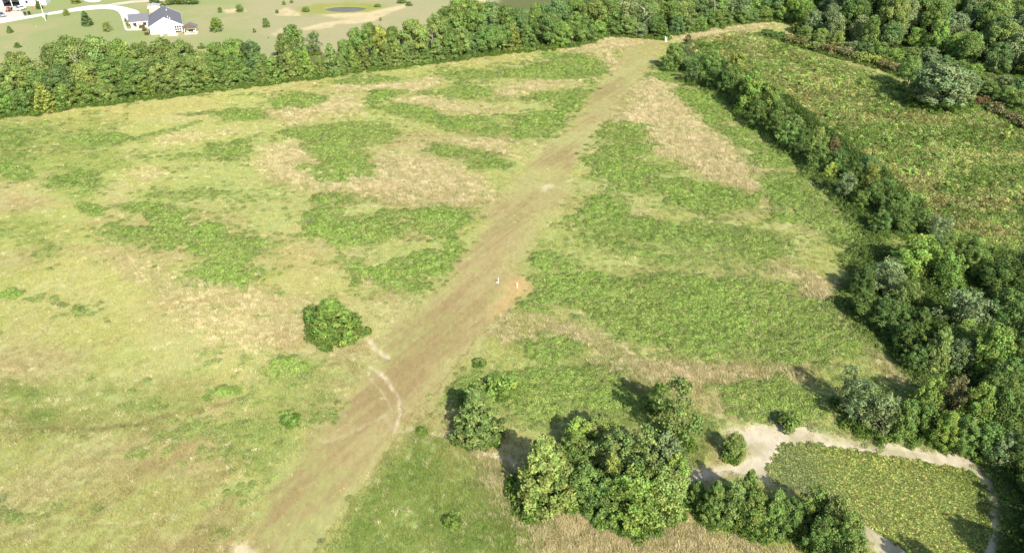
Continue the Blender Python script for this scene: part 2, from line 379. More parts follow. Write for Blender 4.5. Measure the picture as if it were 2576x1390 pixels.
def mix(a, b, t): return a*(1-t)[:, None] + b*t[:, None]
def ground_colour(x, y, F):
    base = mix(np.tile(alb(190,198,122), (len(x), 1)), alb(202,202,138)[None], sst(.35, .65, F['n1']))
    base = mix(base, alb(182,194,120)[None], sst(.5, .72, F['n3'])*.7)
    base = mix(base, alb(194,182,128)[None], sst(.47, .7, fbm(x*.6, y*1.1, 14, 77))*.65)
    c = base
    c = mix(c, alb(200,202,122)[None], F['yellow']*.7)
    pk = F['pink']*(.55+.6*sst(.35, .6, F['n4']))
    c = mix(c, alb(210,203,150)[None], np.clip(pk, 0, .95))
    c = mix(c, alb(142,172,88)[None], np.clip(F['meadow']*(.5+1.2*F['n2']), 0, .95))
    bl = region([(1230,560),(1330,560),(1260,760),(1130,900),(1000,1080),(840,1250),(700,1400),(640,1400),(760,1170),(930,960),(1080,780)], x, y, 4, 3)
    al = .5*fbm((x*.84-y*.54)*7, (x*.54+y*.84)*.35, 5, 155, 3)+.5*fbm((x*.84-y*.54)*1.6, (x*.54+y*.84)*.22, 5, 151, 4)
    sc_ = mix(np.tile(alb(196,184,128), (len(x), 1)), alb(184,184,118)[None], sst(.45, .65, F['n1']))
    sc_ = mix(sc_, alb(178,162,110)[None], sst(.44, .58, al)*.6)
    sc_ = mix(sc_, alb(184,166,116)[None], bl*(.3+.6*sst(.4, .6, al)))
    c = mix(c, sc_, F['strip']*(.5+.4*bl+.3*F['n1']))
    c = mix(c, alb(174,156,108)[None], np.clip(F['brown']*(.3+.8*sst(.4,.6,al)), 0, .75))
    c = mix(c, alb(216,186,130)[None], F['mound']*.9)
    wd = np.clip(F['weed']*(.75+.5*F['n2']), 0, 1)
    wc = mix(np.tile(alb(138,166,84), (len(x), 1)), alb(164,176,104)[None], sst(.4, .65, F['n2']))
    c = mix(c, alb(160,180,104)[None], F['speck']*.5)
    c = mix(c, alb(158,180,98)[None], F['halo']*(1-F['strip'])*(1-.5*F['pink'])*.6)
    c = mix(c, wc, wd*.8)
    # rough field on the right
    rf = mix(np.tile(alb(152,168,92), (len(x), 1)), alb(186,184,116)[None], sst(.48, .68, F['n4'])*.8)
    rf = mix(rf, alb(146,134,90)[None], sst(.45, .60, fbm(x*.5, y*1.1, 8, 91))*.6)
    rf = mix(rf, alb(110,136,62)[None], sst(.50, .62, fbm(x*.7, y, 9, 95))*.8)
    c = mix(c, rf, F['rfield']*(1-F['pink']*.8)*(1-F['yellow']*.8))
    lw = mix(np.tile(alb(172,182,122), (len(x), 1)), alb(190,186,136)[None], sst(.4, .65, F['n3']))
    lw = mix(lw, alb(166,182,116)[None], sst(.5, .7, F['n1'])*.6)
    lw = mix(lw, alb(196,186,148)[None], sst(560, 700, (x*0+1288+FPX*x/depth(y)))*.5)
    c = mix(c, lw, F['lawn'])
    c = mix(c, alb(168,176,78)[None], F['ring']*.9)
    c = mix(c, alb(232,214,168)[None], F['sandtop']*(.55+.45*sst(.3, .55, F['n2'])))
    c = mix(c, alb(120,116,84)[None], F['water'])
    bk = mix(np.tile(alb(230,218,190), (len(x), 1)), alb(192,184,144)[None], sst(.45, .65, F['n2'])*.7)
    c = mix(c, bk, F['bank'])
    pc = mix(np.tile(alb(128,130,88), (len(x), 1)), alb(98,104,64)[None], sst(.4, .6, F['n1']))
    c = mix(c, pc, F['pond'])
    c = mix(c, alb(232,218,182)[None], F['soil']*(.75+.4*F['n2']))
    c = mix(c, alb(122,104,62)[None], F['rut']*.7)
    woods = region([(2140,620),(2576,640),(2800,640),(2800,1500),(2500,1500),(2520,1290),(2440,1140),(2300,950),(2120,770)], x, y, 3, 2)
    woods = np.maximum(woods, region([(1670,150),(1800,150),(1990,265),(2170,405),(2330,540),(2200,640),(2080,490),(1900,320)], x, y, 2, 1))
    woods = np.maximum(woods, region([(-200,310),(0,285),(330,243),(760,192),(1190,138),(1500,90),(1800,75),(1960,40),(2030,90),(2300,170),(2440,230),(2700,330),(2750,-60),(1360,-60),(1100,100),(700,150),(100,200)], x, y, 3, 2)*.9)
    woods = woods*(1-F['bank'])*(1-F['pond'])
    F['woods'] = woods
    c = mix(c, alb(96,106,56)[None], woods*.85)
    return np.clip(c, 0.01, .9)

def ground_height(x, y, F):
    h = (F['n2']-.5)*.22*(1-F['lawn'])*(1-F['strip']*.8) + F['weed']*(vn(x, y, .9, 5)-.3)*.35
    h = h*(1-F['bank']) - F['pond']*.7 - F['bank']*(1-F['pond'])*.15
    h = h - F['water']*1.0 - F['soil']*.12*(1-F['lawn'])
    return h

# ------------------------------------------------------------------ materials
def mat(name, col=(.5, .5, .5), rough=.9, noise=None, metallic=0, spec=None):
    m = bpy.data.materials.new(name); m.use_nodes = True
    nt = m.node_tree; b = nt.nodes['Principled BSDF']
    b.inputs['Roughness'].default_value = rough
    b.inputs['Metallic'].default_value = metallic
    b.inputs['Specular IOR Level'].default_value = spec if spec is not None else .3
    if noise:
        sc_, amt = noise
        n = nt.nodes.new('ShaderNodeTexNoise'); n.inputs['Scale'].default_value = sc_; n.inputs['Detail'].default_value = 5
        tc = nt.nodes.new('ShaderNodeTexCoord'); nt.links.new(tc.outputs['Object'], n.inputs['Vector'])
        r = nt.nodes.new('ShaderNodeMix'); r.data_type = 'RGBA'
        r.inputs[6].default_value = (*[min(1, c*(1+amt)) for c in col], 1); r.inputs[7].default_value = (*[c*(1-amt) for c in col], 1)
        nt.links.new(n.outputs['Fac'], r.inputs[0]); nt.links.new(r.outputs[2], b.inputs['Base Color'])
    else:
        b.inputs['Base Color'].default_value = (*col, 1)
    return m

def ground_material():
    m = bpy.data.materials.new('grassland'); m.use_nodes = True
    nt = m.node_tree; N = nt.nodes; L = nt.links
    b = N['Principled BSDF']; b.inputs['Roughness'].default_value = 1; b.inputs['Specular IOR Level'].default_value = .05
    at = N.new('ShaderNodeAttribute'); at.attribute_name = 'soil_colour'
    fz = N.new('ShaderNodeAttribute'); fz.attribute_name = 'fuzz'
    tc = N.new('ShaderNodeTexCoord')
    n1 = N.new('ShaderNodeTexNoise'); n1.inputs['Scale'].default_value = 1.3; n1.inputs['Detail'].default_value = 6; n1.inputs['Roughness'].default_value = .7
    n2 = N.new('ShaderNodeTexNoise'); n2.inputs['Scale'].default_value = 0.35; n2.inputs['Detail'].default_value = 5
    mp = N.new('ShaderNodeMapping'); mp.inputs['Scale'].default_value = (1.0, .45, 1); mp.inputs['Rotation'].default_value = (0, 0, .35)
    L.new(tc.outputs['Object'], mp.inputs['Vector'])
    L.new(mp.outputs['Vector'], n1.inputs['Vector']); L.new(tc.outputs['Object'], n2.inputs['Vector'])
    r1 = N.new('ShaderNodeMapRange'); r1.inputs['From Min'].default_value = .3; r1.inputs['From Max'].default_value = .7
    r1.inputs['To Min'].default_value = .78; r1.inputs['To Max'].default_value = 1.2
    L.new(n1.outputs['Fac'], r1.inputs['Value'])
    m1 = N.new('ShaderNodeMix'); m1.data_type = 'FLOAT'; m1.inputs[2].default_value = 1.0
    L.new(fz.outputs['Fac'], m1.inputs[0]); L.new(r1.outputs['Result'], m1.inputs[3])
    hs = N.new('ShaderNodeHueSaturation')
    r2 = N.new('ShaderNodeMapRange'); r2.inputs['From Min'].default_value = .3; r2.inputs['From Max'].default_value = .7
    r2.inputs['To Min'].default_value = .492; r2.inputs['To Max'].default_value = .51
    L.new(n2.outputs['Fac'], r2.inputs['Value']); L.new(r2.outputs['Result'], hs.inputs['Hue'])
    L.new(m1.outputs[0], hs.inputs['Value']); L.new(at.outputs['Color'], hs.inputs['Color'])
    L.new(hs.outputs['Color'], b.inputs['Base Color'])
    bp = N.new('ShaderNodeBump'); bp.inputs['Distance'].default_value = .12
    L.new(fz.outputs['Fac'], bp.inputs['Strength']); L.new(n1.outputs['Fac'], bp.inputs['Height'])
    L.new(bp.outputs['Normal'], b.inputs['Normal'])
    return m

def leaf_material(name, translucent=.3, use='OBJECT'):
    """colour comes from the object (trees) or from the instance (ground cover); every leaf varies a little"""
    m = bpy.data.materials.new(name); m.use_nodes = True
    nt = m.node_tree; N = nt.nodes; L = nt.links
    b = N['Principled BSDF']; b.inputs['Roughness'].default_value = .75; b.inputs['Specular IOR Level'].default_value = .12
    out = N['Material Output']
    if use == 'OBJECT':
        src = N.new('ShaderNodeObjectInfo'); col = src.outputs['Color']
    else:
        src = N.new('ShaderNodeAttribute'); src.attribute_type = 'INSTANCER'; src.attribute_name = 'tint'; col = src.outputs['Color']
    a = N.new('ShaderNodeAttribute'); a.attribute_name = 'leaf'
    r = N.new('ShaderNodeMapRange'); r.inputs['To Min'].default_value = .45 if use == 'OBJECT' else .58; r.inputs['To Max'].default_value = 1.6 if use == 'OBJECT' else 1.38
    L.new(a.outputs['Fac'], r.inputs['Value'])
    a2 = N.new('ShaderNodeAttribute'); a2.attribute_name = 'clump'
    r2 = N.new('ShaderNodeMapRange'); r2.inputs['To Min'].default_value = .478; r2.inputs['To Max'].default_value = .522
    L.new(a2.outputs['Fac'], r2.inputs['Value'])
    h = N.new('ShaderNodeHueSaturation'); L.new(col, h.inputs['Color']); L.new(r.outputs['Result'], h.inputs['Value']); L.new(r2.outputs['Result'], h.inputs['Hue'])
    L.new(h.outputs['Color'], b.inputs['Base Color'])
    t = N.new('ShaderNodeBsdfTranslucent'); L.new(h.outputs['Color'], t.inputs['Color'])
    mx = N.new('ShaderNodeMixShader'); mx.inputs[0].default_value = translucent
    L.new(b.outputs['BSDF'], mx.inputs[1]); L.new(t.outputs['BSDF'], mx.inputs[2]); L.new(mx.outputs[0], out.inputs['Surface'])
    return m

M_GROUND = ground_material()
M_LEAF = leaf_material('tree_leaves', .36)
M_TUFT = leaf_material('ground_cover_leaves', .4, 'INSTANCER')
M_BARK = mat('bark', (.16, .13, .10), .95, (6, .35))
M_PALEBARK = mat('pale_dead_wood', (.42, .38, .33), .9, (6, .25))

# ------------------------------------------------------------------ ground sheet (fine near the field, coarse to the horizon)
ys = [40.0]
while ys[-1] < 352: ys.append(ys[-1]*1.0036+.012)
ys = np.array([-3000, -800, -200, -50, 10, 30] + ys + [375, 410, 480, 600, 900, 1500, 3000, 5000], dtype=np.float64)
ss = np.concatenate([[-30, -10, -4, -2.2, -1.5, -1.2], np.linspace(-1.06, 1.06, 760), [1.2, 1.5, 2.2, 4, 10, 30]])
half = .572*np.clip(ys, 42, 420)+30
X = (ss[None, :]*half[:, None]); Y = np.repeat(ys[:, None], len(ss), 1)
gx, gy = X.ravel(), Y.ravel()
GF = ground_fields(gx, gy)
gc = ground_colour(gx, gy, GF)
far = (np.abs(gx) > 600) | (gy > 420) | (gy < 20)
gh = np.where(far, 0, ground_height(gx, gy, GF))
nr, nc = X.shape
ii = (np.arange(nr-1)[:, None]*nc+np.arange(nc-1)[None]).ravel()
faces = np.stack([ii, ii+1, ii+nc+1, ii+nc], 1)
fuzz = np.clip(.75+.25*GF['weed']-.45*GF['lawn'], .1, 1)
gm = mesh_np('ground', np.stack([gx, gy, gh], 1), faces, M_GROUND,
     {'soil_colour': ('POINT', 'FLOAT_COLOR', np.concatenate([gc, np.ones((len(gc), 1))], 1)), 'fuzz': ('POINT', 'FLOAT', fuzz)}, smooth=True)
ground = tag(obj('ground', gm), kind='structure')

# ------------------------------------------------------------------ ground cover: thousands of tufts nobody could count
def quads_from(c, a, b):
    """quads centred on c with half axes a, b -> verts, faces"""
    n = len(c)
    v = np.stack([c-a-b, c+a-b, c+a+b, c-a+b], 1).reshape(-1, 3)
    return v, np.arange(4*n).reshape(n, 4)
def unit(v): return v/np.maximum(np.linalg.norm(v, axis=-1, keepdims=True), 1e-9)

def tuft_mesh(name, seed, kind):
    r = np.random.default_rng(seed)
    if kind == 'weed':      # leafy stalks
        n = 130; rad = .6; h = .7
        ang = r.random(n)*6.283; rr = rad*np.sqrt(r.random(n)); z = r.random(n)**.7*h*(1-.35*(rr/rad)**2)
        c = np.stack([rr*np.cos(ang), rr*np.sin(ang), z], 1)
        nrm = unit(np.stack([np.cos(ang)*.6, np.sin(ang)*.6, np.full(n, .8)], 1)+r.normal(0, .45, (n, 3)))
        t = unit(np.cross(nrm, r.normal(0, 1, (n, 3)))); bt = np.cross(nrm, t)
        s = (.035+.055*r.random(n))[:, None]
        v, f = quads_from(c, t*s*1.6, bt*s*.75)
    elif kind == 'grass':   # long leaning blades
        n = 60; rad = .5
        ang = r.random(n)*6.283; rr = rad*np.sqrt(r.random(n)); base = np.stack([rr*np.cos(ang), rr*np.sin(ang), np.zeros(n)], 1)
        lean = np.stack([r.normal(-.12, .22, n), r.normal(.12, .22, n), np.ones(n)], 1)*(.28+.34*r.random(n))[:, None]
        w = unit(np.stack([r.normal(0, 1, n), r.normal(0, 1, n), np.zeros(n)], 1))*.022
        v = np.stack([base-w, base+w, base+lean+w*.5, base+lean-w*.5], 1).reshape(-1, 3); f = np.arange(4*n).reshape(n, 4)
    elif kind == 'pad':     # broad floating leaves on short stalks
        n = 22; ang = r.random(n)*6.283; rr = .6*np.sqrt(r.random(n))
        c = np.stack([rr*np.cos(ang), rr*np.sin(ang), .08+.4*r.random(n)], 1)
        nrm = unit(np.stack([r.normal(0, .4, n), r.normal(0, .4, n), np.ones(n)], 1))
        t = unit(np.cross(nrm, r.normal(0, 1, (n, 3)))); bt = np.cross(nrm, t); s = (.09+.09*r.random(n))[:, None]
        v, f = quads_from(c, t*s, bt*s)
    me = mesh_np(name, v, f, M_TUFT, {'leaf': ('FACE', 'FLOAT', r.random(len(f))), 'clump': ('FACE', 'FLOAT', np.full(len(f), r.random()))})
    return bpy.data.objects.new(name, me)       # not linked: only a source for the scattering

SRC = {k: [tuft_mesh(k+'_source', 100+i+7*j, k) for i in range(3)] for j, k in enumerate(('weed', 'grass', 'pad'))}

def scatter(name, label, cat, pts, tint, scale, kind, zscale=None):
    n = len(pts); r = np.random.default_rng(len(pts))
    me = bpy.data.meshes.new(name)
    me.vertices.add(n); me.vertices.foreach_set('co', np.asarray(pts, np.float32).ravel())
    def att(an, typ, dat):
        a = me.attributes.new(an, typ, 'POINT'); a.data.foreach_set('vector' if typ == 'FLOAT_VECTOR' else 'value', np.asarray(dat, np.float32 if typ != 'INT' else np.int32).ravel())
    att('tint', 'FLOAT_VECTOR', tint)
    sz = np.stack([scale, scale, scale*(zscale if zscale is not None else 1)], 1)
    att('size', 'FLOAT_VECTOR', sz)
    att('spin', 'FLOAT_VECTOR', np.stack([r.normal(0, .08, n), r.normal(0, .08, n), (r.random(n)*6.28 if kind != 'grass' else r.normal(0, .5, n))], 1))
    att('pick', 'INT', r.integers(0, 3, n))
    o = obj(name, me)
    g = bpy.data.node_groups.new(name+'_scatter', 'GeometryNodeTree')
    g.interface.new_socket('Geometry', in_out='INPUT', socket_type='NodeSocketGeometry')
    g.interface.new_socket('Geometry', in_out='OUTPUT', socket_type='NodeSocketGeometry')
    N = g.nodes; L = g.links
    gi = N.new('NodeGroupInput'); go = N.new('NodeGroupOutput'); jn = N.new('GeometryNodeJoinGeometry')
    def named(nm, typ):
        a = N.new('GeometryNodeInputNamedAttribute'); a.data_type = typ; a.inputs['Name'].default_value = nm
        return a.outputs['Attribute']
    sp = named('spin', 'FLOAT_VECTOR'); szz = named('size', 'FLOAT_VECTOR'); pk = named('pick', 'INT')
    for k in range(3):
        cmp_ = N.new('FunctionNodeCompare'); cmp_.data_type = 'INT'; cmp_.operation = 'EQUAL'
        L.new(pk, cmp_.inputs[2]); cmp_.inputs[3].default_value = k
        oi = N.new('GeometryNodeObjectInfo'); oi.inputs['Object'].default_value = SRC[kind][k]; oi.inputs['As Instance'].default_value = True
        ip = N.new('GeometryNodeInstanceOnPoints')
        L.new(gi.outputs[0], ip.inputs['Points']); L.new(cmp_.outputs[0], ip.inputs['Selection']); L.new(oi.outputs['Geometry'], ip.inputs['Instance'])
        L.new(sp, ip.inputs['Rotation']); L.new(szz, ip.inputs['Scale'])
        L.new(ip.outputs['Instances'], jn.inputs['Geometry'])
    L.new(jn.outputs['Geometry'], go.inputs[0])
    md = o.modifiers.new('scatter', 'NODES'); md.node_group = g
    return tag(o, label, cat, kind='stuff')

def rand_ground(n, y0=48, y1=345, power=1.0):
    """random ground points, thinning with distance"""
    u = rng.random(n)
    if power == 0: y = y0+(y1-y0)*u
    else: y = (y0**(1-power)+(y1**(1-power)-y0**(1-power))*u)**(1/(1-power)) if power != 1 else y0*(y1/y0)**u
    x = (rng.random(n)*2-1)*(.572*y+30)
    return x, y

def cover(n, power, density):
    x, y = rand_ground(n, power=power)
    F = ground_fields(x, y); c = ground_colour(x, y, F); z = ground_height(x, y, F)
    keep = rng.random(n) < density(F, x, y)
    return x[keep], y[keep], z[keep], {k: v[keep] for k, v in F.items()}, c[keep]

open_ground = lambda F: (1-F['lawn'])*(1-F['bank'])*(1-F['pond'])*(1-F['soil'])*(1-F['water'])
# leafy weeds
x, y, z, F, c = cover(560000, .35, lambda F, x, y: open_ground(F)*(1-F['strip'])*np.clip(F['weed']*.62+F['halo']*(1-.6*F['pink'])*.14+F['speck']*.12+F['meadow']*.2*sst(.4,.62,F['n2'])+F['rfield']*(.14+.4*sst(.4,.6,F['n2']))+.6*F['woods'], 0, 1))
tint = np.where((F['rfield'] > .5)[:, None], c*1.5, mix(np.tile(alb(142,168,78), (len(x), 1)), alb(168,188,102)[None], rng.random(len(x)))*1.42)
ol = sst(.42, .62, fbm(x, y, 11, 181, 3))
tint = np.where((F['rfield'] > .5)[:, None], tint, mix(tint*1.12, np.tile(alb(172,184,104), (len(x), 1))*1.34, ol*.42))
dry = rng.random(len(x)) < .14
tint[dry] = alb(190,192,124)*1.3
rp = rng.random(len(x)); rf_ = F['rfield'] > .5
tint[rf_] *= 1.12
tint[rf_ & (rp < .2)] *= np.array([.84, .74, .74])
tint[rf_ & (rp > .82)] = alb(150,178,86)*1.25
tint[rf_ & (rp > .2) & (rp < .28)] *= np.array([1.3, 1.22, 1.2])
tint = mix(tint, c*1.25, (1-F['weed'])*.6*(F['rfield'] < .5)*(F['woods'] < .4))
tint = tint*(.74+.46*rng.random(len(x)))[:, None]*(.85+.3*fbm(x, y, 5, 71))[:, None]
tint = mix(tint, np.tile(alb(98,126,58), (len(x), 1)), F['woods']*.8)
sc_ = (.6+.4*rng.random(len(x)))*(.8+y/420)*(1+.35*F['rfield'])
scatter('weed_cover', 'bright green leafy weeds growing in patches across the pale field', 'weeds', np.stack([x, y, z-.05], 1), tint, sc_, 'weed', zscale=.3+.45*F['weed']+1.6*F['woods']+.6*F['rfield'])
nweed = len(x)
# long dry grass
x, y, z, F, c = cover(420000, .35, lambda F, x, y: open_ground(F)*(1-.45*F['strip'])*(1-.7*F['weed'])*np.clip(.28+F['pink']*.5+.2*(F['n2']>.5)+.2*F['meadow'], 0, 1))
tint = c*(1.25+.35*rng.random(len(x)))[:, None]
pale = rng.random(len(x)) < (.04+.45*F['pink'])
tint[pale] = np.minimum(alb(224,216,170)*(1.4+.5*rng.random(pale.sum()))[:, None], .85)
sc_ = (.6+.5*rng.random(len(x)))*(.8+y/420)
scatter('dry_grass', 'long pale dry grass standing between the green weed patches', 'grass', np.stack([x, y, z-.05], 1), tint, sc_, 'grass', zscale=(.35+.75*np.clip(F['pink']+.4*F['meadow'], 0, 1))*(1-.65*F['strip']))
ngrass = len(x)
# pond plants
pw = np.array([P(u, v) for u, v in PONDP]); n = 100000
x = rng.uniform(pw[:, 0].min()-1, pw[:, 0].max()+1, n); y = rng.uniform(pw[:, 1].min()-1, pw[:, 1].max()+1, n)
F = ground_fields(x, y); z = ground_height(x, y, F); k = rng.random(n) < F['pond']*(.75+.5*F['n2'])*np.where(x < P(2060, 1180)[0], .5, 1)
x, y, z = x[k], y[k], z[k]
pick = rng.random(len(x)); leftp = sst(P(2150, 1200)[0], P(2000, 1180)[0], x)
tint = np.where((pick < .35)[:, None], alb(222,222,126), np.where((pick < .75)[:, None], alb(152,178,90), alb(150,144,92)))
tint = mix(tint, np.tile(alb(150,164,112), (len(x), 1)), leftp*.6)
rp_ = sst(P(2330, 1200)[0], P(2480, 1200)[0], x); tint = mix(tint, np.tile(alb(122,148,66), (len(x), 1)), rp_*.5)
scatter('pond_plants', 'yellow-green water plants filling the dried pond at the bottom right', 'water plants', np.stack([x, y, z], 1), tint*1.3, .28+.24*rng.random(len(x)), 'pad')
print('cover', nweed, ngrass, len(x))

# ------------------------------------------------------------------ tree crowns
def crown_mesh(name, seed, style):
    """leaf clusters spread over lobes; unit is metres at reference size, base at z=0"""
    r = np.random.default_rng(seed)
    Cc, Nn, Ss, Lv, Cl = [], [], [], [], []
    a0, a1, k0, k1 = r.random()*6.283, r.random()*6.283, .14+.16*r.random(), .10+.14*r.random()
    wob = lambda a: 1+k0*math.cos(a-a0)+k1*math.cos(2*a-a1)+.07*math.cos(5*a+a1)
    if style == 'oak':        # ref width 10, height 12
        lobes = []
        for i in range(92):
            a = r.random()*6.283; e = r.random()**.8; rad = 3.95*math.sqrt(max(0, 1-(e-.25)**2/.62))*(.42+.66*r.random()**.6)*wob(a); zz = 2.9+e*7.9
            lobes.append((rad*math.cos(a), rad*math.sin(a), zz, .5+.75*r.random()))
        for i in range(9):
            lobes.append((r.normal(0, 1.2), r.normal(0, 1.2), 4.6+4.2*r.random(), 1.8))
        per = 175; leaf = (.09, .15)
    elif style == 'round':    # ref width 7, height 8, leafy nearly to the ground
        lobes = []
        for i in range(84):
            a = r.random()*6.283; e = r.random(); rad = 2.95*math.sqrt(max(.03, 1-(e-.33)**2/.48))*(.4+.68*r.random()**.6)*wob(a); zz = .6+e*6.8
            lobes.append((rad*math.cos(a), rad*math.sin(a), zz, .34+.5*r.random()))
        for i in range(8): lobes.append((r.normal(0, .8), r.normal(0, .8), 1.5+4.2*r.random(), 1.35))
        per = 150; leaf = (.062, .11)
    elif style == 'cedar':    # ref width 6, height 8, blunt cone with upswept sprays
        lobes = []
        for i in range(170):
            e = r.random()**1.3; a = r.random()*6.283
            rad = 2.75*(1-e)**.68*(.6+.46*r.random())*wob(a) if e > .08 else 2.3*(.75+.3*r.random())*wob(a)
            lobes.append((rad*math.cos(a), rad*math.sin(a), .45+e*7.1, .24+.3*r.random()*(1-e*.5)))
        for i in range(12):
            e = i/12; lobes.append((r.normal(0, .15), r.normal(0, .15), .8+e*5.6, 1.8*(1-e)**.7+.25))
        per = 66; leaf = (.05, .11)
    elif style == 'feather':  # ref width 7, height 8: loose, airy, with gaps
        lobes = []
        for i in range(58):
            a = r.random()*6.283; e = r.random(); rad = 3.0*math.sqrt(max(.05, 1-(e-.4)**2/.4))*(.35+.75*r.random())*wob(a); zz = 1.2+e*6.4
            lobes.append((rad*math.cos(a), rad*math.sin(a), zz, .35+.5*r.random()))
        for i in range(4): lobes.append((r.normal(0, .7), r.normal(0, .7), 3+3*r.random(), 1.1))
        per = 90; leaf = (.065, .12)
    elif style == 'brush':    # ref width 4, height 2.6: low tangled brush
        lobes = []
        for i in range(20):
            a = r.random()*6.283; e = r.random(); rad = 1.6*(.3+.7*r.random()); zz = .4+e*1.5*(1-.3*rad/1.6)
            lobes.append((rad*math.cos(a), rad*math.sin(a), zz, .4+.35*r.random()))
        per = 70; leaf = (.09, .13)
    elif style == 'sapling':  # ref width 1.8, height 2.4
        lobes = []
        for i in range(9):
            a = r.random()*6.283; e = (i+.5)/9; rad = .5*(1-e*.7)*(.5+.6*r.random())
            lobes.append((rad*math.cos(a), rad*math.sin(a), .35+e*1.8, .25+.2*r.random()))
        per = 26; leaf = (.07, .12)
    for (lx, ly, lz, lr) in lobes:
        n = max(8, int(per*(lr/1.2)**.6)) if style in ('oak', 'round', 'feather') else per
        d = unit(r.normal(0, 1, (n, 3))+np.array([0, 0, .35]))
        rr = lr*(.66+.44*r.random(n)+.45*(r.random(n) < .08))[:, None]
        sq = np.array([1, 1, .8])
        c = np.array([lx, ly, lz])+d*rr*sq
        c[:, 2] = np.maximum(c[:, 2], .06)
        out_ = unit(np.array([lx, ly, (lz-3)*.5+.01])) if style != 'sapling' else np.array([0, 0, 1.])
        nrm = unit(d*.9+out_*.35+r.normal(0, .65, (n, 3)))
        Cc.append(c); Nn.append(nrm); Ss.append(leaf[0]+(leaf[1]-leaf[0])*r.random(n)+0*lr)
        Lv.append(np.clip(r.normal(.5, .2, n)+r.normal(0, .17), 0, 1)); Cl.append(np.full(n, r.random()))
    c = np.concatenate(Cc); nrm = np.concatenate(Nn); s = np.concatenate(Ss)[:, None]
    if style == 'cedar':
        t = unit(np.stack([c[:, 0]*.25, c[:, 1]*.25, np.ones(len(c))], 1)+r.normal(0, .35, (len(c), 3)))
        t = unit(t-nrm*np.sum(t*nrm, 1, keepdims=True)); ar = (1.7, .6)
    else:
        t = unit(np.cross(nrm, r.normal(0, 1, (len(c), 3)))); ar = (1.25, .85)
    b = np.cross(nrm, t)
    v, f = quads_from(c, t*s*ar[0], b*s*ar[1])
    v = v+r.normal(0, .025, v.shape)
    return mesh_np(name, v, f, M_LEAF, {'leaf': ('FACE', 'FLOAT', np.concatenate(Lv)), 'clump': ('FACE', 'FLOAT', np.concatenate(Cl))})

def trunk_mesh(name, seed, style, m):
    r = random.Random(seed); b = MB()
    H, R = {'oak': (9, .32), 'round': (5.5, .16), 'cedar': (6.6, .17), 'feather': (6.2, .16), 'brush': (1.4, .05), 'sapling': (1.8, .03)}[style]
    pts = [Vector((0, 0, -.3))]
    for i in range(1, 6): pts.append(Vector((r.uniform(-.12, .12)*i*.5, r.uniform(-.12, .12)*i*.5, H*i/5)))
    for i in range(5): b.tube(pts[i], pts[i+1], R*(1-i/5.6), R*(1-(i+1)/5.6), 7)
    if style in ('oak', 'round', 'feather', 'brush'):
        for k in range(9 if style == 'oak' else 6):
            i = 1+k % 4; a = k*2.4+r.random(); l = H*(.28+.12*r.random())
            p = pts[i]; q = p+Vector((math.cos(a)*l*.75, math.sin(a)*l*.75, l*.55)); q2 = q+Vector((math.cos(a+.5)*l*.35, math.sin(a+.5)*l*.35, l*.3))
            b.tube(p, q, R*.45, R*.25, 5); b.tube(q, q2, R*.25, R*.08, 5)
    return b.mesh(name, m)

REF = {'oak': (10, 11.9), 'round': (7, 8), 'cedar': (6, 8), 'feather': (7, 8.2), 'brush': (4, 2.5), 'sapling': (1.5, 2.5)}
NV = {'oak': 7, 'round': 6, 'cedar': 5, 'feather': 3, 'brush': 3, 'sapling': 3}
CROWN = {s: [crown_mesh(s+'_crown', 40*i+hash_, s) for i in range(NV[s])] for s, hash_ in (('oak', 1), ('round', 2), ('cedar', 3), ('feather', 4), ('brush', 5), ('sapling', 6))}
TRUNK = {s: [trunk_mesh(s+'_trunk', i, s, M_BARK) for i in range(3)] for s in REF}
NAME = {'oak': ('oak_tree', 'tree'), 'round': ('leafy_tree', 'tree'), 'cedar': ('cedar_tree', 'cedar'), 'feather': ('airy_tree', 'tree'),
        'brush': ('brush_shrub', 'shrub'), 'sapling': ('sapling', 'sapling')}
TINT = {'olive': (.205, .275, .080), 'green': (.175, .262, .068), 'bright': (.215, .320, .072), 'dark': (.118, .186, .050), 'grey': (.205, .268, .115),
        'yellow': (.26, .31, .075), 'brown': (.18, .175, .075), 'teal': (.142, .225, .080), 'gold': (.38, .36, .08), 'rust': (.19, .13, .06), 'lime': (.27, .36, .08)}
WORD = {'olive': 'olive-green', 'green': 'mid-green', 'bright': 'bright green', 'dark': 'dark green', 'grey': 'greyish green', 'yellow': 'yellow-green',
        'brown': 'brownish', 'teal': 'cool green', 'gold': 'golden yellow', 'rust': 'reddish brown', 'lime': 'lime green'}
trng = random.Random(5)
NT = [0]
BASES = []
def tree(kind, u, vb, vt, w, tint, label, group=None, ground=None, hm=None):
    if ground is None: x0, y0 = P(u, vb)
    else: x0, y0 = ground
    zc = depth(y0)
    wm = w*zc/FPX if w else None
    h = hm if hm else max(height_for(y0, vt), .6)
    if hm is None:
        # the crown's top outline lies on its axis only for cones; blunt crowns show their far shoulder
        h = h*(1.0 if kind in ('cedar', 'sapling') else .97)
    rw, rh = REF[kind]
    e = empty(NAME[kind][0], (x0, y0, -.05), trng.random()*6.28, label, NAME[kind][1], group)
    sx = wm/rw; sz = h/rh
    e.scale = (sx, sx, sz)
    cr = obj('crown', trng.choice(CROWN[kind]), e)
    k = TINT[tint] if kind != 'sapling' else tuple(1.45*q for q in TINT[tint]); j = trng.uniform(.86, 1.16); g = trng.uniform(-.06, .06)
    cr.color = (k[0]*j*(1+g), k[1]*j, k[2]*j*(1-g), 1)
    obj('trunk', trng.choice(TRUNK[kind]), e)
    NT[0] += 1
    BASES.append((x0, y0, wm, kind))
    return e

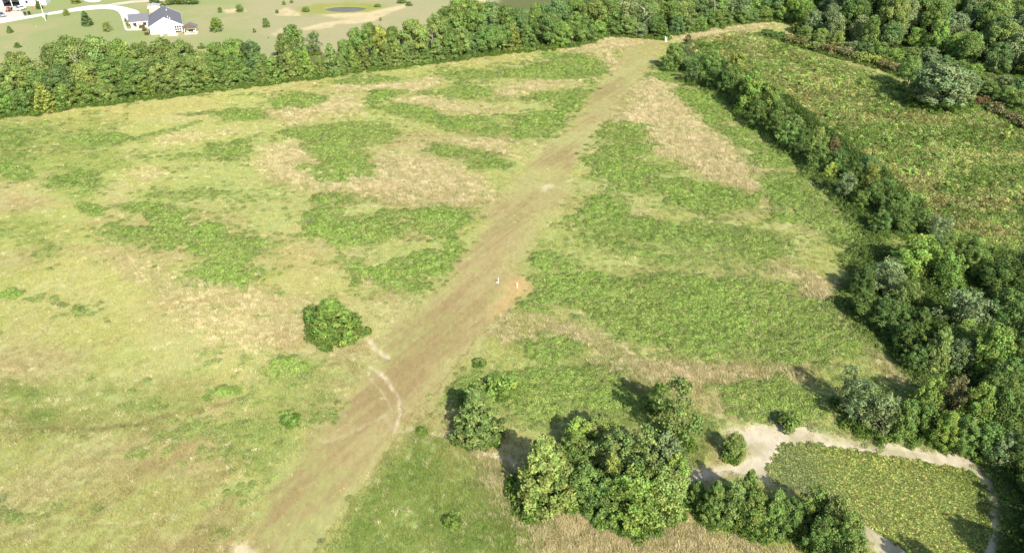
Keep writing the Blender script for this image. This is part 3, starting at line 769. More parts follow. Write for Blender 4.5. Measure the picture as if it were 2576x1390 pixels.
ORD = ['first', 'second', 'third', 'fourth', 'fifth', 'sixth', 'seventh', 'eighth', 'ninth', 'tenth', 'eleventh', 'twelfth', 'thirteenth', 'fourteenth', 'fifteenth', 'sixteenth', 'seventeenth', 'eighteenth', 'nineteenth', 'twentieth']
KINDW = {'oak': 'broad oak', 'round': 'leafy tree', 'cedar': 'cedar', 'feather': 'airy tree', 'brush': 'low brush shrub', 'sapling': 'sapling'}
def row(items, where, group, key=0):
    """label each tree by its place in its row, counted from the row's left (or near) end"""
    items = sorted(items, key=lambda t: t[1]) if key == 0 else items
    for i, (kind, u, vb, vt, w, tint) in enumerate(items):
        tree(kind, u, vb, vt, w, tint, '%s %s, %s from left %s' % (WORD[tint], KINDW[kind], ORD[i], where), group)

# treeline across the far side of the field
row([('oak',75,240,122,98,'olive'),('oak',165,232,100,84,'olive'),('oak',212,228,80,92,'olive'),('oak',268,224,82,92,'olive'),('oak',322,220,92,84,'green'),
     ('oak',372,214,100,80,'olive'),('oak',424,210,90,88,'olive'),('oak',470,206,95,80,'olive'),('oak',512,202,120,66,'olive'),('oak',560,196,100,72,'green'),
     ('oak',604,190,92,76,'green'),('round',640,186,96,60,'teal'),('round',662,196,128,52,'green')],
    'in back row of treeline below white house', 'oaks in the treeline left of the pond')
row([('oak',30,258,165,80,'olive'),('oak',112,258,170,76,'green'),('oak',170,255,158,84,'teal'),('oak',232,250,145,84,'olive'),('oak',292,245,138,80,'green'),('oak',348,240,140,78,'green'),
     ('oak',402,235,138,80,'olive'),('oak',452,230,140,78,'olive'),('oak',503,224,142,74,'olive'),('oak',552,218,136,72,'green'),('oak',600,212,134,68,'green'),('round',646,205,140,60,'teal')],
    'in middle row of treeline below white house', 'oaks in the treeline left of the pond')
row([('round',-25,292,215,70,'green'),('round',18,288,220,62,'bright'),('round',62,283,225,62,'green'),('cedar',118,279,205,66,'yellow'),('round',172,268,205,62,'green'),('round',222,261,200,58,'green'),
     ('round',272,257,196,62,'olive'),('round',322,250,198,62,'green'),('round',372,244,195,54,'bright'),('round',422,240,188,60,'olive'),('cedar',470,233,180,56,'olive'),
     ('round',520,226,178,56,'green'),('cedar',570,221,172,52,'olive'),('round',620,214,168,54,'green'),('cedar',660,209,155,52,'olive')],
    'along front edge of left far treeline', 'trees at the front edge of the far treeline')
row([('cedar',694,204,138,58,'green'),('cedar',736,199,128,54,'olive'),('cedar',775,196,118,54,'bright'),('cedar',808,192,138,48,'olive'),('cedar',836,188,105,54,'olive'),
     ('cedar',862,184,135,44,'olive'),('cedar',890,179,116,50,'green'),('cedar',918,175,112,48,'olive'),('cedar',946,173,122,46,'green'),('cedar',974,170,100,50,'olive'),('cedar',1001,166,98,50,'olive'),
     ('cedar',1022,163,104,48,'olive'),('cedar',1045,160,106,48,'olive'),('cedar',1072,157,112,48,'green'),('cedar',1098,153,94,56,'olive'),('cedar',1118,149,112,46,'olive')],
    'in cedar row below the far pond', 'cedars in the row below the far pond')
row([('oak',727,188,78,54,'olive'),('round',744,150,56,58,'green'),('feather',790,136,74,40,'teal'),('feather',700,170,128,36,'grey'),('oak',868,172,94,50,'green'),('oak',904,158,62,56,'green'),('oak',936,152,52,56,'green'),
     ('oak',962,152,60,50,'yellow'),('oak',990,150,60,48,'green'),('oak',1046,150,42,84,'olive')],
    'behind the cedar row near far pond', 'trees behind the cedar row')
row([('oak',1100,136,26,66,'olive'),('oak',1128,128,10,66,'green'),('oak',1160,122,-16,92,'green'),('oak',1196,118,-8,80,'green'),('oak',1236,114,-2,84,'teal'),('oak',1275,110,8,74,'green'),('oak',1310,108,14,64,'teal'),('round',1345,112,22,56,'green'),
     ('oak',1352,100,2,60,'green'),('oak',1396,100,-14,84,'teal'),('oak',1440,98,-10,84,'green')],
    'in tall group right of the far pond', 'tall trees at the top middle')
row([('round',1134,148,80,62,'green'),('oak',1162,144,66,66,'olive'),('round',1190,139,82,52,'teal'),('oak',1226,135,62,64,'green'),('oak',1258,131,60,60,'green'),('cedar',1290,128,60,52,'yellow'),('cedar',1325,124,60,54,'green'),
     ('oak',1378,120,24,66,'green'),('round',1412,116,50,54,'bright'),('oak',1440,113,34,60,'green'),('round',1478,107,44,54,'green')],
    'along field edge right of the cedar row', 'trees along the top middle field edge')
row([('oak',1485,84,-16,84,'olive'),('oak',1530,80,-12,80,'green'),('oak',1575,78,-20,84,'grey'),('oak',1620,78,-14,84,'olive'),('oak',1665,74,-20,80,'green'),('oak',1708,70,-18,80,'olive'),('oak',1752,64,-22,82,'teal'),
     ('oak',1796,58,-30,80,'green'),('oak',1838,52,-30,78,'grey'),('oak',1880,48,-34,78,'green'),('oak',1922,44,-34,76,'teal'),('oak',1962,42,-30,74,'green')],
    'among tall trees above the grassy lane', 'tall trees above the lane')
row([('round',1508,94,48,50,'bright'),('round',1545,91,52,46,'green'),('oak',1582,90,36,54,'olive'),('round',1612,93,55,46,'grey'),('oak',1640,92,30,56,'dark'),('cedar',1667,97,55,46,'green'),('round',1700,86,38,48,'teal'),
     ('round',1732,81,40,46,'olive'),('round',1762,77,42,44,'bright'),('round',1794,70,24,52,'green'),('round',1826,64,30,46,'olive'),('round',1856,60,20,50,'green'),('round',1888,56,22,46,'teal'),('round',1920,53,14,48,'green'),('round',1952,50,8,54,'green')],
    'at wood foot along the grassy lane', 'bushes along the lane')

# wood in the upper right
fr = [(1990,50),(2017,86),(2057,100),(2102,112),(2182,134),(2282,142),(2367,148),(2407,174),(2457,187),(2507,202),(2620,228)]
wood_poly = [P(u, v) for u, v in fr]+[P(2700, -2), P(2300, -4), P(1960, -2)]
wpts = []
wp = np.array(wood_poly)
r2 = random.Random(21)
tries = 0
cam_edge = .68
while tries < 9000:
    tries += 1
    px_, py_ = r2.uniform(wp[:, 0].min(), wp[:, 0].max()), r2.uniform(wp[:, 1].min(), wp[:, 1].max())
    if sdf(wood_poly, np.array([px_]), np.array([py_]))[0] < .5: continue
    if px_ > cam_edge*py_+18: continue
    if all((px_-a)**2+(py_-b)**2 > 6.3**2 for a, b in wpts): wpts.append((px_, py_))
frw = [P(u, v) for u, v in fr]
def dfront(p):
    x_, y_ = p; best = 1e9
    for (ax, ay), (bx, by) in zip(frw[:-1], frw[1:]):
        ex, ey = bx-ax, by-ay; t = max(0, min(1, ((x_-ax)*ex+(y_-ay)*ey)/(ex*ex+ey*ey)))
        best = min(best, math.hypot(x_-ax-t*ex, y_-ay-t*ey))
    return best
rows = {}
for p in wpts: rows.setdefault(min(int(dfront(p)/9), 9), []).append(p)
RN = ['front row', 'second row', 'third row', 'fourth row', 'fifth row', 'sixth row', 'seventh row', 'eighth row', 'ninth row', 'tenth row']
for k in sorted(rows):
    for i, p in enumerate(sorted(rows[k])):
        kd = 'oak' if (k > 0 or r2.random() < .6) else 'round'
        tn = r2.choice(['grey', 'green', 'olive', 'teal', 'grey', 'green', 'dark'] if k else ['grey', 'green', 'bright', 'teal'])
        hgt = r2.uniform(11, 16.5) if k else r2.uniform(7.5, 12)
        wpx = (r2.uniform(8.0, 11.5) if k else r2.uniform(6.5, 9))*FPX/depth(p[1])
        nk = len(rows[k]); o = ORD[i]+' from left' if i <= nk/2 else ORD[nk-1-i]+' from right'
        tree(kd, 0, 0, 0, wpx, tn, '%s tree, %s in %s of upper right wood' % (WORD[tn], o, RN[k]), 'trees of the upper right wood', ground=p, hm=hgt)
tree('round', 2003, 82, 54, 30, 'yellow', 'small rounded yellow-green bush alone in front of the upper right wood', ground=None)

und = [(2022,98),(2062,112),(2098,124),(2135,137),(2172,146),(2210,152),(2250,156),(2292,160),(2335,166),(2378,176),(2412,192),(2446,206),(2484,218),(2522,230),(2560,242)]
row([(('round' if i % 3 else 'feather'), u, vb, vb-36-7*(i % 3), 52, ('green', 'bright', 'olive', 'grey', 'teal')[i % 5]) for i, (u, vb) in enumerate(und)], 'in low understory before upper right wood', 'understory of the upper right wood')

# the big oak standing in the rough field
row([('oak',2278,228,135,64,'green'),('oak',2345,272,150,142,'grey'),('oak',2402,268,168,92,'grey'),('round',2300,258,195,60,'olive'),('round',2425,262,205,50,'green')],
    'in lone clump in rough right field', 'clump in the rough field')
# brush strip
row([('brush',1932,92,74,56,'dark'),('brush',1962,100,80,56,'dark'),('brush',1992,108,86,56,'brown'),('brush',2022,116,92,58,'brown'),('brush',2050,124,98,54,'olive'),('brush',2078,131,104,54,'brown'),
     ('brush',2106,139,112,54,'brown'),('brush',2136,147,118,54,'brown'),('brush',2166,155,128,54,'yellow'),('brush',2196,163,136,54,'yellow'),('brush',2226,172,146,54,'brown'),('brush',2254,182,156,52,'brown'),('brush',2282,194,168,50,'dark')],
    'in brush strip below upper right wood', 'dark brush strip')
row([('round',2060,122,84,40,'olive'),('round',2032,110,82,34,'olive'),('round',2120,132,104,40,'olive'),('round',2440,232,190,56,'olive'),('round',2480,246,198,58,'olive'),('round',2520,262,212,60,'green'),('brush',2462,262,240,60,'rust'),('brush',2502,284,258,64,'brown'),('brush',2545,306,278,66,'brown'),('brush',2585,326,296,66,'brown'),('round',2560,280,225,60,'green')],
    'among taller bushes along the brush strip', 'bushes right of the big clump')

# hedgerow between the fields, from its far end to the near wood
hedge = [('round',1690,176,102,52,'green'),('cedar',1726,152,84,50,'brown'),('feather',1714,170,106,50,'teal'),('round',1752,190,128,58,'green'),('round',1785,205,122,62,'green'),('feather',1742,210,150,50,'teal'),
 ('round',1800,232,168,56,'dark'),('round',1846,218,124,56,'yellow'),('round',1832,246,160,58,'dark'),('brush',1862,228,200,60,'gold'),('round',1858,268,196,54,'dark'),('round',1888,286,176,92,'bright'),('round',1932,296,200,74,'green'),
 ('round',1902,318,252,56,'dark'),('feather',1952,322,250,60,'green'),('round',1946,345,276,56,'dark'),('round',1990,348,284,54,'olive'),('round',1978,372,300,54,'green'),('round',2014,372,312,50,'dark'),('round',2010,400,332,52,'dark'),
 ('round',2046,392,316,52,'olive'),('round',2052,428,352,54,'green'),('cedar',2088,410,340,54,'brown'),('feather',2082,452,408,42,'lime'),('round',2100,440,372,56,'dark'),('feather',2122,500,430,56,'grey'),('feather',2172,450,384,54,'teal'),
 ('round',2140,468,404,52,'dark'),('feather',2184,480,404,50,'yellow'),('round',2188,524,448,62,'dark'),('round',2222,516,444,60,'dark'),('round',2160,528,478,46,'green'),('round',2236,556,478,60,'dark'),('feather',2272,548,486,56,'green'),
 ('round',2212,590,526,56,'green'),('round',2262,592,520,56,'dark'),('round',2306,584,522,60,'dark')]
for i, (kind, u, vb, vt, w, tint) in enumerate(hedge):
    lab = '%s %s in hedgerow between the fields, %s' % (WORD[tint], KINDW[kind], (ORD[i]+' from far end') if i < 19 else (ORD[len(hedge)-1-i]+' from near end'))
    tree(kind, u, vb, vt, w, tint, lab, 'hedgerow between the fields')

# wood on the right-hand side
row([('feather',2352,612,542,76,'grey'),('feather',2376,660,580,78,'green'),('round',2292,692,588,116,'bright'),('round',2428,652,584,66,'dark'),('round',2160,742,668,70,'dark'),('round',2222,742,648,92,'grey'),('round',2372,722,632,80,'bright'),('round',2440,700,618,80,'green')],
    'at top of right wood by hedgerow end', 'upper trees of the right-hand wood')
row([('round',2168,806,730,76,'dark'),('round',2236,838,748,84,'dark'),('cedar',2208,820,742,70,'olive'),('feather',2265,780,700,72,'olive'),('cedar',2300,860,770,84,'dark'),('feather',2422,836,724,124,'grey'),('round',2500,742,640,96,'dark'),('round',2562,740,630,100,'dark'),('round',2520,820,720,96,'dark'),('round',2590,830,700,96,'grey')],
    'in second line of the right wood', 'upper trees of the right-hand wood')
row([('round',2262,886,808,66,'dark'),('cedar',2346,932,818,96,'olive'),('round',2300,930,868,66,'dark'),('round',2402,936,850,74,'grey'),('round',2466,950,806,110,'bright'),('round',2410,892,800,90,'green'),('round',2545,900,800,96,'dark'),('round',2520,1000,900,90,'green'),('round',2600,980,872,100,'dark'),('round',2480,1020,930,80,'dark')],
    'across middle of the right wood', 'middle trees of the right-hand wood')
row([('feather',2122,1022,912,66,'grey'),('feather',2158,1068,958,96,'grey'),('feather',2212,1092,978,92,'grey'),('round',2262,1104,1000,76,'green'),('round',2330,1040,936,76,'lime'),('feather',2384,1056,942,84,'brown'),('round',2436,1082,960,92,'bright'),('round',2500,1100,978,96,'dark'),('round',2570,1090,960,104,'green')],
    'in line just above pale pond bank', 'trees above the pond bank')
row([('round',2318,1094,1010,66,'green'),('round',2362,1118,1030,72,'bright'),('round',2412,1128,1040,72,'green'),('round',2470,1152,1060,80,'green'),('feather',2508,1172,1090,76,'grey'),('round',2565,1185,1080,84,'dark'),('round',2620,1205,1090,96,'dark')],
    'in lowest line at pond bank bend', 'trees at the bend of the pond bank')
row([('round',2580,1255,1178,76,'green'),('round',2632,1300,1200,90,'dark'),('feather',2588,1346,1272,64,'grey'),('round',2636,1400,1300,90,'green'),('round',2600,1436,1350,76,'yellow'),('round',2650,1345,1230,96,'dark'),('round',2640,1500,1350,120,'dark')],
    'among trees right of the near pond', 'trees right of the pond')
row([('round',2440,1560,1420,120,'green'),('round',2350,1540,1440,90,'green'),('round',2530,1580,1425,120,'green')],
    'among trees below the near pond', 'trees below the pond')

# near clumps
tree('cedar', 842, 840, 750, 150, 'bright', 'broad lone cedar standing by itself in the left field beside the mown lane')
tree('brush', 786, 800, 762, 40, 'green', 'small dark bush tucked against the left side of the lone cedar')
tree('brush', 918, 836, 820, 28, 'olive', 'little scrubby bush at the right foot of the lone cedar')
tree('cedar', 1200, 1096, 978, 134, 'olive', 'rounded cedar right of the mown lane, standing alone above the bottom clump')
tree('brush', 1184, 1010, 968, 64, 'green', 'leafy bush just behind the rounded cedar right of the mown lane')
tree('brush', 1262, 986, 948, 84, 'bright', 'wide bright bush up and right of the rounded cedar by the lane')
tree('feather', 1690, 1118, 950, 118, 'olive', 'tall open tree with long shadow standing above the bottom clump of trees')
tree('round', 1652, 1030, 958, 56, 'bright', 'small bright tree at the left shoulder of the tall open tree')
tree('round', 1845, 1150, 1088, 60, 'olive', 'small bushy tree at the left end of the pale pond bank')
tree('brush', 1985, 1076, 1036, 66, 'green', 'mid-green bush standing above the pale pond bank near its left end')
tree('brush', 1062, 1088, 1076, 24, 'bright', 'small bright bush at the right edge of the mown lane')
tree('brush', 730, 1062, 1047, 46, 'bright', 'low bright weed clump in the left meadow below the lone cedar')
tree('brush', 1138, 1318, 1302, 48, 'bright', 'low bright weed clump in the bottom middle meadow')
0 and tree('brush', 982, 908, 896, 26, 'bright', 'tiny bright bush at the lower end of the sandy gully in the mown lane')
tree('brush', 1207, 915, 900, 32, 'olive', 'small olive bush at the lane edge above the rounded cedar')
tree('sapling', 860, 633, 620, 12, 'lime', 'tiny lime sapling alone in the middle of the left field')
row([('cedar',1362,1248,1094,196,'olive'),('round',1452,1130,1054,96,'lime'),('round',1504,1122,1040,90,'olive'),('round',1446,1180,1100,100,'green'),('feather',1494,1196,1106,112,'olive'),('round',1550,1200,1084,130,'olive'),('feather',1612,1200,1080,132,'olive'),('round',1662,1210,1090,112,'grey')],
    'in upper half of big bottom clump', 'big clump at the bottom')
row([('round',1476,1264,1176,104,'green'),('cedar',1532,1256,1132,96,'yellow'),('cedar',1522,1292,1200,112,'green'),('round',1588,1316,1184,146,'bright'),('round',1664,1296,1168,130,'olive'),('round',1608,1262,1142,126,'olive'),('round',1696,1246,1140,84,'lime')],
    'in lower half of big bottom clump', 'big clump at the bottom')
row([('cedar',1750,1268,1206,62,'green'),('cedar',1790,1304,1206,84,'green'),('round',1838,1310,1204,84,'olive'),('cedar',1868,1290,1176,80,'green'),('round',1888,1328,1228,86,'green'),('cedar',1936,1336,1226,92,'green'),('round',1978,1340,1250,74,'dark')],
    'in group between big clump and pond', 'group left of the pond')
row([('round',2040,1322,1224,84,'green'),('round',2082,1362,1248,96,'olive'),('round',2060,1396,1300,96,'dark'),('round',2116,1414,1298,96,'green'),('round',2135,1450,1360,80,'olive'),('round',2010,1350,1282,60,'dark')],
    'in group at near end of pond', 'group at the near end of the pond')

# saplings dotted over the rough right field
SAP = [(1974,477-340),(2039,152),(2057,182),(1982,203),(2014,214),(1976,235),(1986,270),(2082,296),(2117,276),(2164,305),(2152,326),(2216,243),(2169,214),(2229,280),(2294,338),(2309,336),(2177,186),(2108,210),(1952,160),(2250,320),(2529,345),(2540,322),
       (2307,372),(2352,394),(2264,436),(2282,434),(2300,438),(2332,442),(2314,420),(2382,466),(2470,468),(2317,500),(2394,520),(2500,506),(2557,476),(2524,372),(2402,358),(2529,572),(2234,356)]
for i, (u, v) in enumerate(sorted(SAP, key=lambda t: (t[1]//60, t[0]))):
    t = trng.choice(['bright', 'lime', 'green', 'yellow', 'bright', 'olive'])
    same = [q for q in SAP if q[1]//60 == v//60]; k = sorted(same).index((u, v)); band = sorted({q[1]//60 for q in SAP}).index(v//60)
    tree('sapling', u, v+5, v-7-trng.random()*9, 12+13*trng.random(), t, '%s sapling in rough right field, %s from left in %s row down' % (WORD[t], ORD[k], ORD[band]), 'saplings in the rough field')

# yard trees up by the house
YARD = [('cedar',219,64,27,37,'teal','dark blue-green conifer on the lawn left of the house, below the driveway'),
 ('round',168,39,21,17,'yellow','small round yellow-green tree on the near edge of the white driveway'),
 ('feather',270,79,54,30,'yellow','thin yellow-green ornamental tree with pale trunk, left of the house lawn'),
 ('cedar',99,23,-6,20,'dark','dark slender conifer beside the utility pole'),
 ('round',194,9,-12,26,'yellow','round tree touching the top edge left of the white pad'),
 ('cedar',26,83,64,18,'green','small grey-green fir on the lawn at the far left'),
 ('round',45,119,106,13,'dark','small dark round bush alone on the lawn at the left'),
 ('sapling',91,71,66,7,'yellow','tiny yellow-green shrub on the lawn below the utility pole'),
 ('round',11,161,155,8,'green','tiny green bush at the left edge above the treeline'),
 ('round',545,79,43,39,'bright','bright round tree on the lawn right of the gazebo'),
 ('round',555,32,17,14,'green','small tree high on the lawn above the bright round tree'),
 ('round',604,31,9,22,'green','small dark-green tree near the top, between house and far pond'),
 ('feather',508,122,106,14,'green','thin scrubby tree just above the treeline right of the house'),
 ('round',640,82,70,10,'green','small bush on the lawn left of the eroded bank'),
 ('cedar',412,27,3,24,'teal','blue-green conifer right behind the house roof'),
 ('oak',392,10,-18,30,'dark','dark tree at the top edge behind the house, leftmost of its group'),
 ('oak',432,13,-16,32,'green','tree at the top edge behind the house, second of its group'),
 ('oak',458,12,-16,34,'green','tree at the top edge behind the house, third of its group'),
 ('oak',486,12,-14,32,'green','tree at the top edge behind the house, rightmost of its group'),
 ('round',668,60,44,16,'green','tall shrub at the left rim of the eroded bank, upper one'),
 ('round',672,69,52,18,'green','tall shrub at the left rim of the eroded bank, lower one'),
 ('round',697,34,24,11,'green','small bush on the sandy rim left of the far pond'),
 ('round',715,13,1,11,'green','small dark bush at the top left of the far pond'),
 ('round',734,8,0,10,'olive','pale small bush at the top just left of the far pond'),
 ('round',770,30,16,20,'green','round green bush at the left end of the far pond'),
 ('round',951,18,9,18,'bright','low bright bush at the right end of the far pond'),
 ('round',1012,8,-6,22,'green','dark bush at the top edge right of the far pond, left one of two'),
 ('round',1028,15,3,18,'green','dark bush at the top edge right of the far pond, right one of two'),
 ('feather',958,53,43,10,'yellow','yellow-green bush on the sand behind the cedar row'),
 ('sapling',676,96,92,6,'green','tiny bush on the lawn below the eroded bank')]
for (kind, u, vb, vt, w, tint, lab) in YARD:
    tree(kind, u, vb, vt, w, tint, lab)

# bare dead limbs that show pale against the wood
def dead_tree(u, vb, h, seed, lab):
    x0, y0 = P(u, vb); r = random.Random(seed); e = empty('dead_tree', (x0, y0, 0), 0, lab, 'dead tree')
    b = MB(); p = Vector((0, 0, 0)); d = Vector((r.uniform(-.15, .15), -.1, 1)).normalized(); rad = .22
    for i in range(6):
        q = p+d*h/6; b.tube(p, q, rad, rad*.8, 6); p = q; rad *= .8
        d = (d+Vector((r.uniform(-.5, .5), r.uniform(-.3, .1), r.uniform(-.1, .2)))).normalized()
    b.build('trunk', M_PALEBARK, e)
    for k in range(6):
        b = MB(); s = Vector((0, 0, h*(.45+.09*k))); dd = Vector((r.uniform(-1, 1), r.uniform(-.8, 0), r.uniform(.2, .8))).normalized()
        m_ = s+dd*h*.14; e_ = m_+(dd+Vector((r.uniform(-.6, .6), 0, r.uniform(-.3, .5)))).normalized()*h*.12
        b.tube(s, m_, .10, .07, 5).tube(m_, e_, .07, .03, 5); b.build('branch', M_PALEBARK, e)
dead_tree(1616, 92, 11, 3, 'pale bare dead tree at the field edge left of the two white posts')
dead_tree(1786, 66, 16, 8, 'pale bare limb sticking out at the top of the wood above the lane')
dead_tree(222, 240, 13, 11, 'pale dead limb showing in the left part of the far treeline')
dead_tree(1090, 140, 10, 15, 'pale dead stem in the treeline near the tall group')

# ------------------------------------------------------------------ far pond water
M_WATER = mat('pond_water', (.105, .10, .07), .4, (.25, .3), 0, .15)
wpoly = [P(u, v) for u, v in WATER]
cx = sum(p[0] for p in wpoly)/len(wpoly); cy = sum(p[1] for p in wpoly)/len(wpoly)
me = bpy.data.meshes.new('pond_water')
vv = [(cx+(x_-cx)*1.12, cy+(y_-cy)*1.12, -.28) for x_, y_ in wpoly]
me.from_pydata(vv, [], [tuple(range(len(vv)))]); me.update()
if me.polygons[0].normal.z < 0: me.flip_normals()
me.materials.append(M_WATER)
tag(obj('pond_water', me), kind='structure')

# ------------------------------------------------------------------ driveway, path, yard
M_CONC = mat('pale_concrete', (.56, .54, .49), .85, (.6, .06))
M_GRAVEL = mat('pale_gravel', (.46, .41, .35), .95, (1.2, .12))
M_DIRT = mat('dirt_track', (.46, .40, .33), .95, (.8, .15))
def slab(name, pts, m, z0=-.1, z1=.07):
    b = MB(); p = [P(u, v) for u, v in pts]
    a = sum(p[i][0]*p[(i+1) % len(p)][1]-p[(i+1) % len(p)][0]*p[i][1] for i in range(len(p)))
    if a < 0: p = p[::-1]
    b.prism(p, z0, z1); return tag(b.build(name, m), kind='structure')
slab('driveway', [(-60,66),(0,59),(50,50),(110,39.5),(170,31),(200,27.5),(240,23.5),(262,22.5),(285,24.5),(297,30),(303,38),(306,48),(309,55),(316,55),(330,44),(346,40),(352,33),(345,27),(325,21),(305,16.5),(280,13),(255,12.5),(225,15),(195,19),(160,26),(110,34),(60,42),(0,47),(-60,54)], M_CONC)
slab('walkway', [(309,54.5),(315.5,54.5),(318,66),(320,73.5),(332,73),(358,73),(358,76),(318,77),(314,74)], M_CONC, z1=.074)
slab('gravel_yard', [(-60,53),(0,46.8),(58,42.2),(66,37),(52,29),(50,17),(30,10),(-60,14)], M_GRAVEL, z1=.05)
slab('dirt_track', [(268,12.5),(300,12),(340,6.5),(400,2.5),(460,0),(460,-2),(400,0),(330,2.5),(290,8)], M_DIRT, z1=.045)
slab('concrete_pad', [(209,0),(214,3.5),(225,5.6),(238,6),(250,4.2),(256,.5),(248,-4),(226,-6),(212,-4)], M_CONC, z1=.12)

# ------------------------------------------------------------------ the white house
M_SIDING = mat('white_siding', (.70, .70, .70), .6, (3, .03))
M_SHINGLE = mat('grey_shingles', (.125, .127, .145), .9, (2.2, .18))
M_TRIM = mat('white_trim', (.85, .85, .84), .5)
M_DARKGLASS = mat('dark_screen', (.03, .035, .04), .3, None, 0, .5)
M_BRICK = mat('pale_brick', (.55, .50, .44), .9, (8, .15))
def gable_house(e, x0, x1, y0, y1, hw, rise, wall_m, roof_m, axis='y', over=.45, nm=('wall', 'roof', 'fascia')):
    """box with a gabled roof; ridge along the given axis"""
    if axis == 'y':
        xm = (x0+x1)/2; b = MB()
        b.add([(x0,y0,0),(x1,y0,0),(x1,y0,hw),(xm,y0,hw+rise),(x0,y0,hw),(x0,y1,0),(x1,y1,0),(x1,y1,hw),(xm,y1,hw+rise),(x0,y1,hw)],
              [(0,1,2,3,4),(9,8,7,6,5),(0,4,9,5),(1,6,7,2)])
        w = b.build(nm[0], wall_m, e)
        k = rise/((x1-x0)/2); t = .16; b = MB()
        for s in (-1, 1):
            xe = xm+s*((x1-x0)/2+over); ze = hw-over*k+.03; zr = hw+rise+.03
            vs = [(xe,y0-over,ze),(xm,y0-over,zr),(xm,y1+over,zr),(xe,y1+over,ze),(xe,y0-over,ze+t),(xm,y0-over,zr+t),(xm,y1+over,zr+t),(xe,y1+over,ze+t)]
            fs = [(0,1,2,3),(7,6,5,4),(0,4,5,1),(2,6,7,3),(0,3,7,4)]
            b.add(vs, fs)
        rf = b.build(nm[1], roof_m, e)
        b = MB()
        for s in (-1, 1):
            xe = xm+s*((x1-x0)/2+over); ze = hw-over*k; zr = hw+rise
            for yy in (y0-over-.06, y1+over+.01):
                b.add([(xe,yy,ze-.12),(xm,yy,zr-.12),(xm,yy,zr+.22),(xe,yy,ze+.22),(xe,yy+.05,ze-.12),(xm,yy+.05,zr-.12),(xm,yy+.05,zr+.22),(xe,yy+.05,ze+.22)],
                      [(0,1,2,3),(7,6,5,4),(3,2,6,7),(0,4,5,1),(0,3,7,4)])
            b.box(min(xe, xe+s*.05), max(xe, xe+s*.05), y0-over, y1+over, ze-.12, ze+.14)
        b.build(nm[2], M_TRIM, e)
        return w, rf
    else:
        ym = (y0+y1)/2; b = MB()
        b.add([(x0,y0,0),(x0,y1,0),(x0,y1,hw),(x0,ym,hw+rise),(x0,y0,hw),(x1,y0,0),(x1,y1,0),(x1,y1,hw),(x1,ym,hw+rise),(x1,y0,hw)],
              [(4,3,2,1,0),(5,6,7,8,9),(0,5,9,4),(1,2,7,6)])
        w = b.build(nm[0], wall_m, e)
        k = rise/((y1-y0)/2); t = .16; b = MB()
        for s in (-1, 1):
            ye = ym+s*((y1-y0)/2+over); ze = hw-over*k+.03; zr = hw+rise+.03
            b.add([(x0-over,ye,ze),(x0-over,ym,zr),(x1,ym,zr),(x1,ye,ze),(x0-over,ye,ze+t),(x0-over,ym,zr+t),(x1,ym,zr+t),(x1,ye,ze+t)],
                  [(0,3,2,1),(4,5,6,7),(0,1,5,4),(3,7,6,2),(0,4,7,3)])
        rf = b.build(nm[1], roof_m, e)
        b = MB()
        for s in (-1, 1):
            ye = ym+s*((y1-y0)/2+over); ze = hw-over*k
            b.box(x0-over, x1, min(ye, ye+s*.05), max(ye, ye+s*.05), ze-.12, ze+.14)
        b.build(nm[2], M_TRIM, e)
        return w, rf

hx, hy = P(380, 87.5)
HR = math.radians(22)
house = empty('white_house', (hx, hy, 0), HR, 'white gabled house with grey shingle roof at the end of the pale driveway', 'house')
W, LN = 10.6, 19.0
gable_house(house, 0, W, 0, LN, 2.55, 2.8, M_SIDING, M_SHINGLE)
gable_house(house, -6.5, -.02, 11.7, 18.5, 2.35, 1.8, M_BRICK, M_SHINGLE, axis='x', nm=('wall', 'roof', 'fascia'))
# corner porch, gable vent, windows, roof vents
def window(e, x, y, z, w, h, face='front', m=None):
    b = MB(); g = MB()
    if face == 'front':
        b.box(x-w/2-.1, x+w/2+.1, y-.06, y-.005, z-.1, z+h+.1); g.box(x-w/2, x+w/2, y-.085, y-.062, z, z+h)
    else:
        b.box(x-.06, x-.005, y-w/2-.1, y+w/2+.1, z-.1, z+h+.1); g.box(x-.085, x-.062, y-w/2, y+w/2, z, z+h)
    f = b.build('window', M_TRIM, e); g.build('pane', M_DARKGLASS, f)
for yy in (2.4, 5.4, 8.4): window(house, 0, yy, .9, 1.1, 1.1, 'side')
for xx in (-5.1, -1.8): window(house, xx, 11.7, .8, 1.2, 1.1, 'front')
sc0 = MB().box(W-2.5, W-.25, -.03, -.008, .75, 2.2).build('porch_screen', M_DARKGLASS, house)
for xx in (W-2.5, W-1.75, W-1.0, W-.25): MB().box(xx-.05, xx+.05, -.09, -.032, .7, 2.3).build('screen_post', M_TRIM, house)
MB().box(W-2.55, W-.2, -.09, -.034, 1.4, 1.5).build('screen_rail', M_TRIM, house)
MB().box(W-2.4, W-.3, -.02, -.006, .05, .55).build('crawl_opening', M_DARKGLASS, house)
MB().box(W/2-.35, W/2+.35, -.04, -.006, 3.0, 3.3).build('gable_vent', mat('vent_grey', (.55, .55, .56), .7), house)
for (vx, vy) in ((6.6, 2.5), (7.2, 1.2), (6.4, 13.5)):
    z0 = 2.55+2.8*(1-abs(vx-W/2)/(W/2))
    MB().tube((vx, vy, z0-.2), (vx, vy, z0+.65), .11, .11, 8).build('roof_vent', M_TRIM, house)
MB().box(-6.58, -6.505, 12.6, 17.4, .02, 2.0).build('garage_door', M_TRIM, house)

shed_x, shed_y = P(389, 29)
shed = empty('storage_shed', (shed_x, shed_y, 0), HR, 'small shed with mauve roof just behind the white house', 'shed')
gable_house(shed, -1.9, 1.9, -1.5, 3.0, 1.8, .6, mat('tan_boards', (.42, .34, .28), .85, (3, .1)), mat('mauve_roof', (.36, .31, .30), .7, (2, .1)), over=.25)

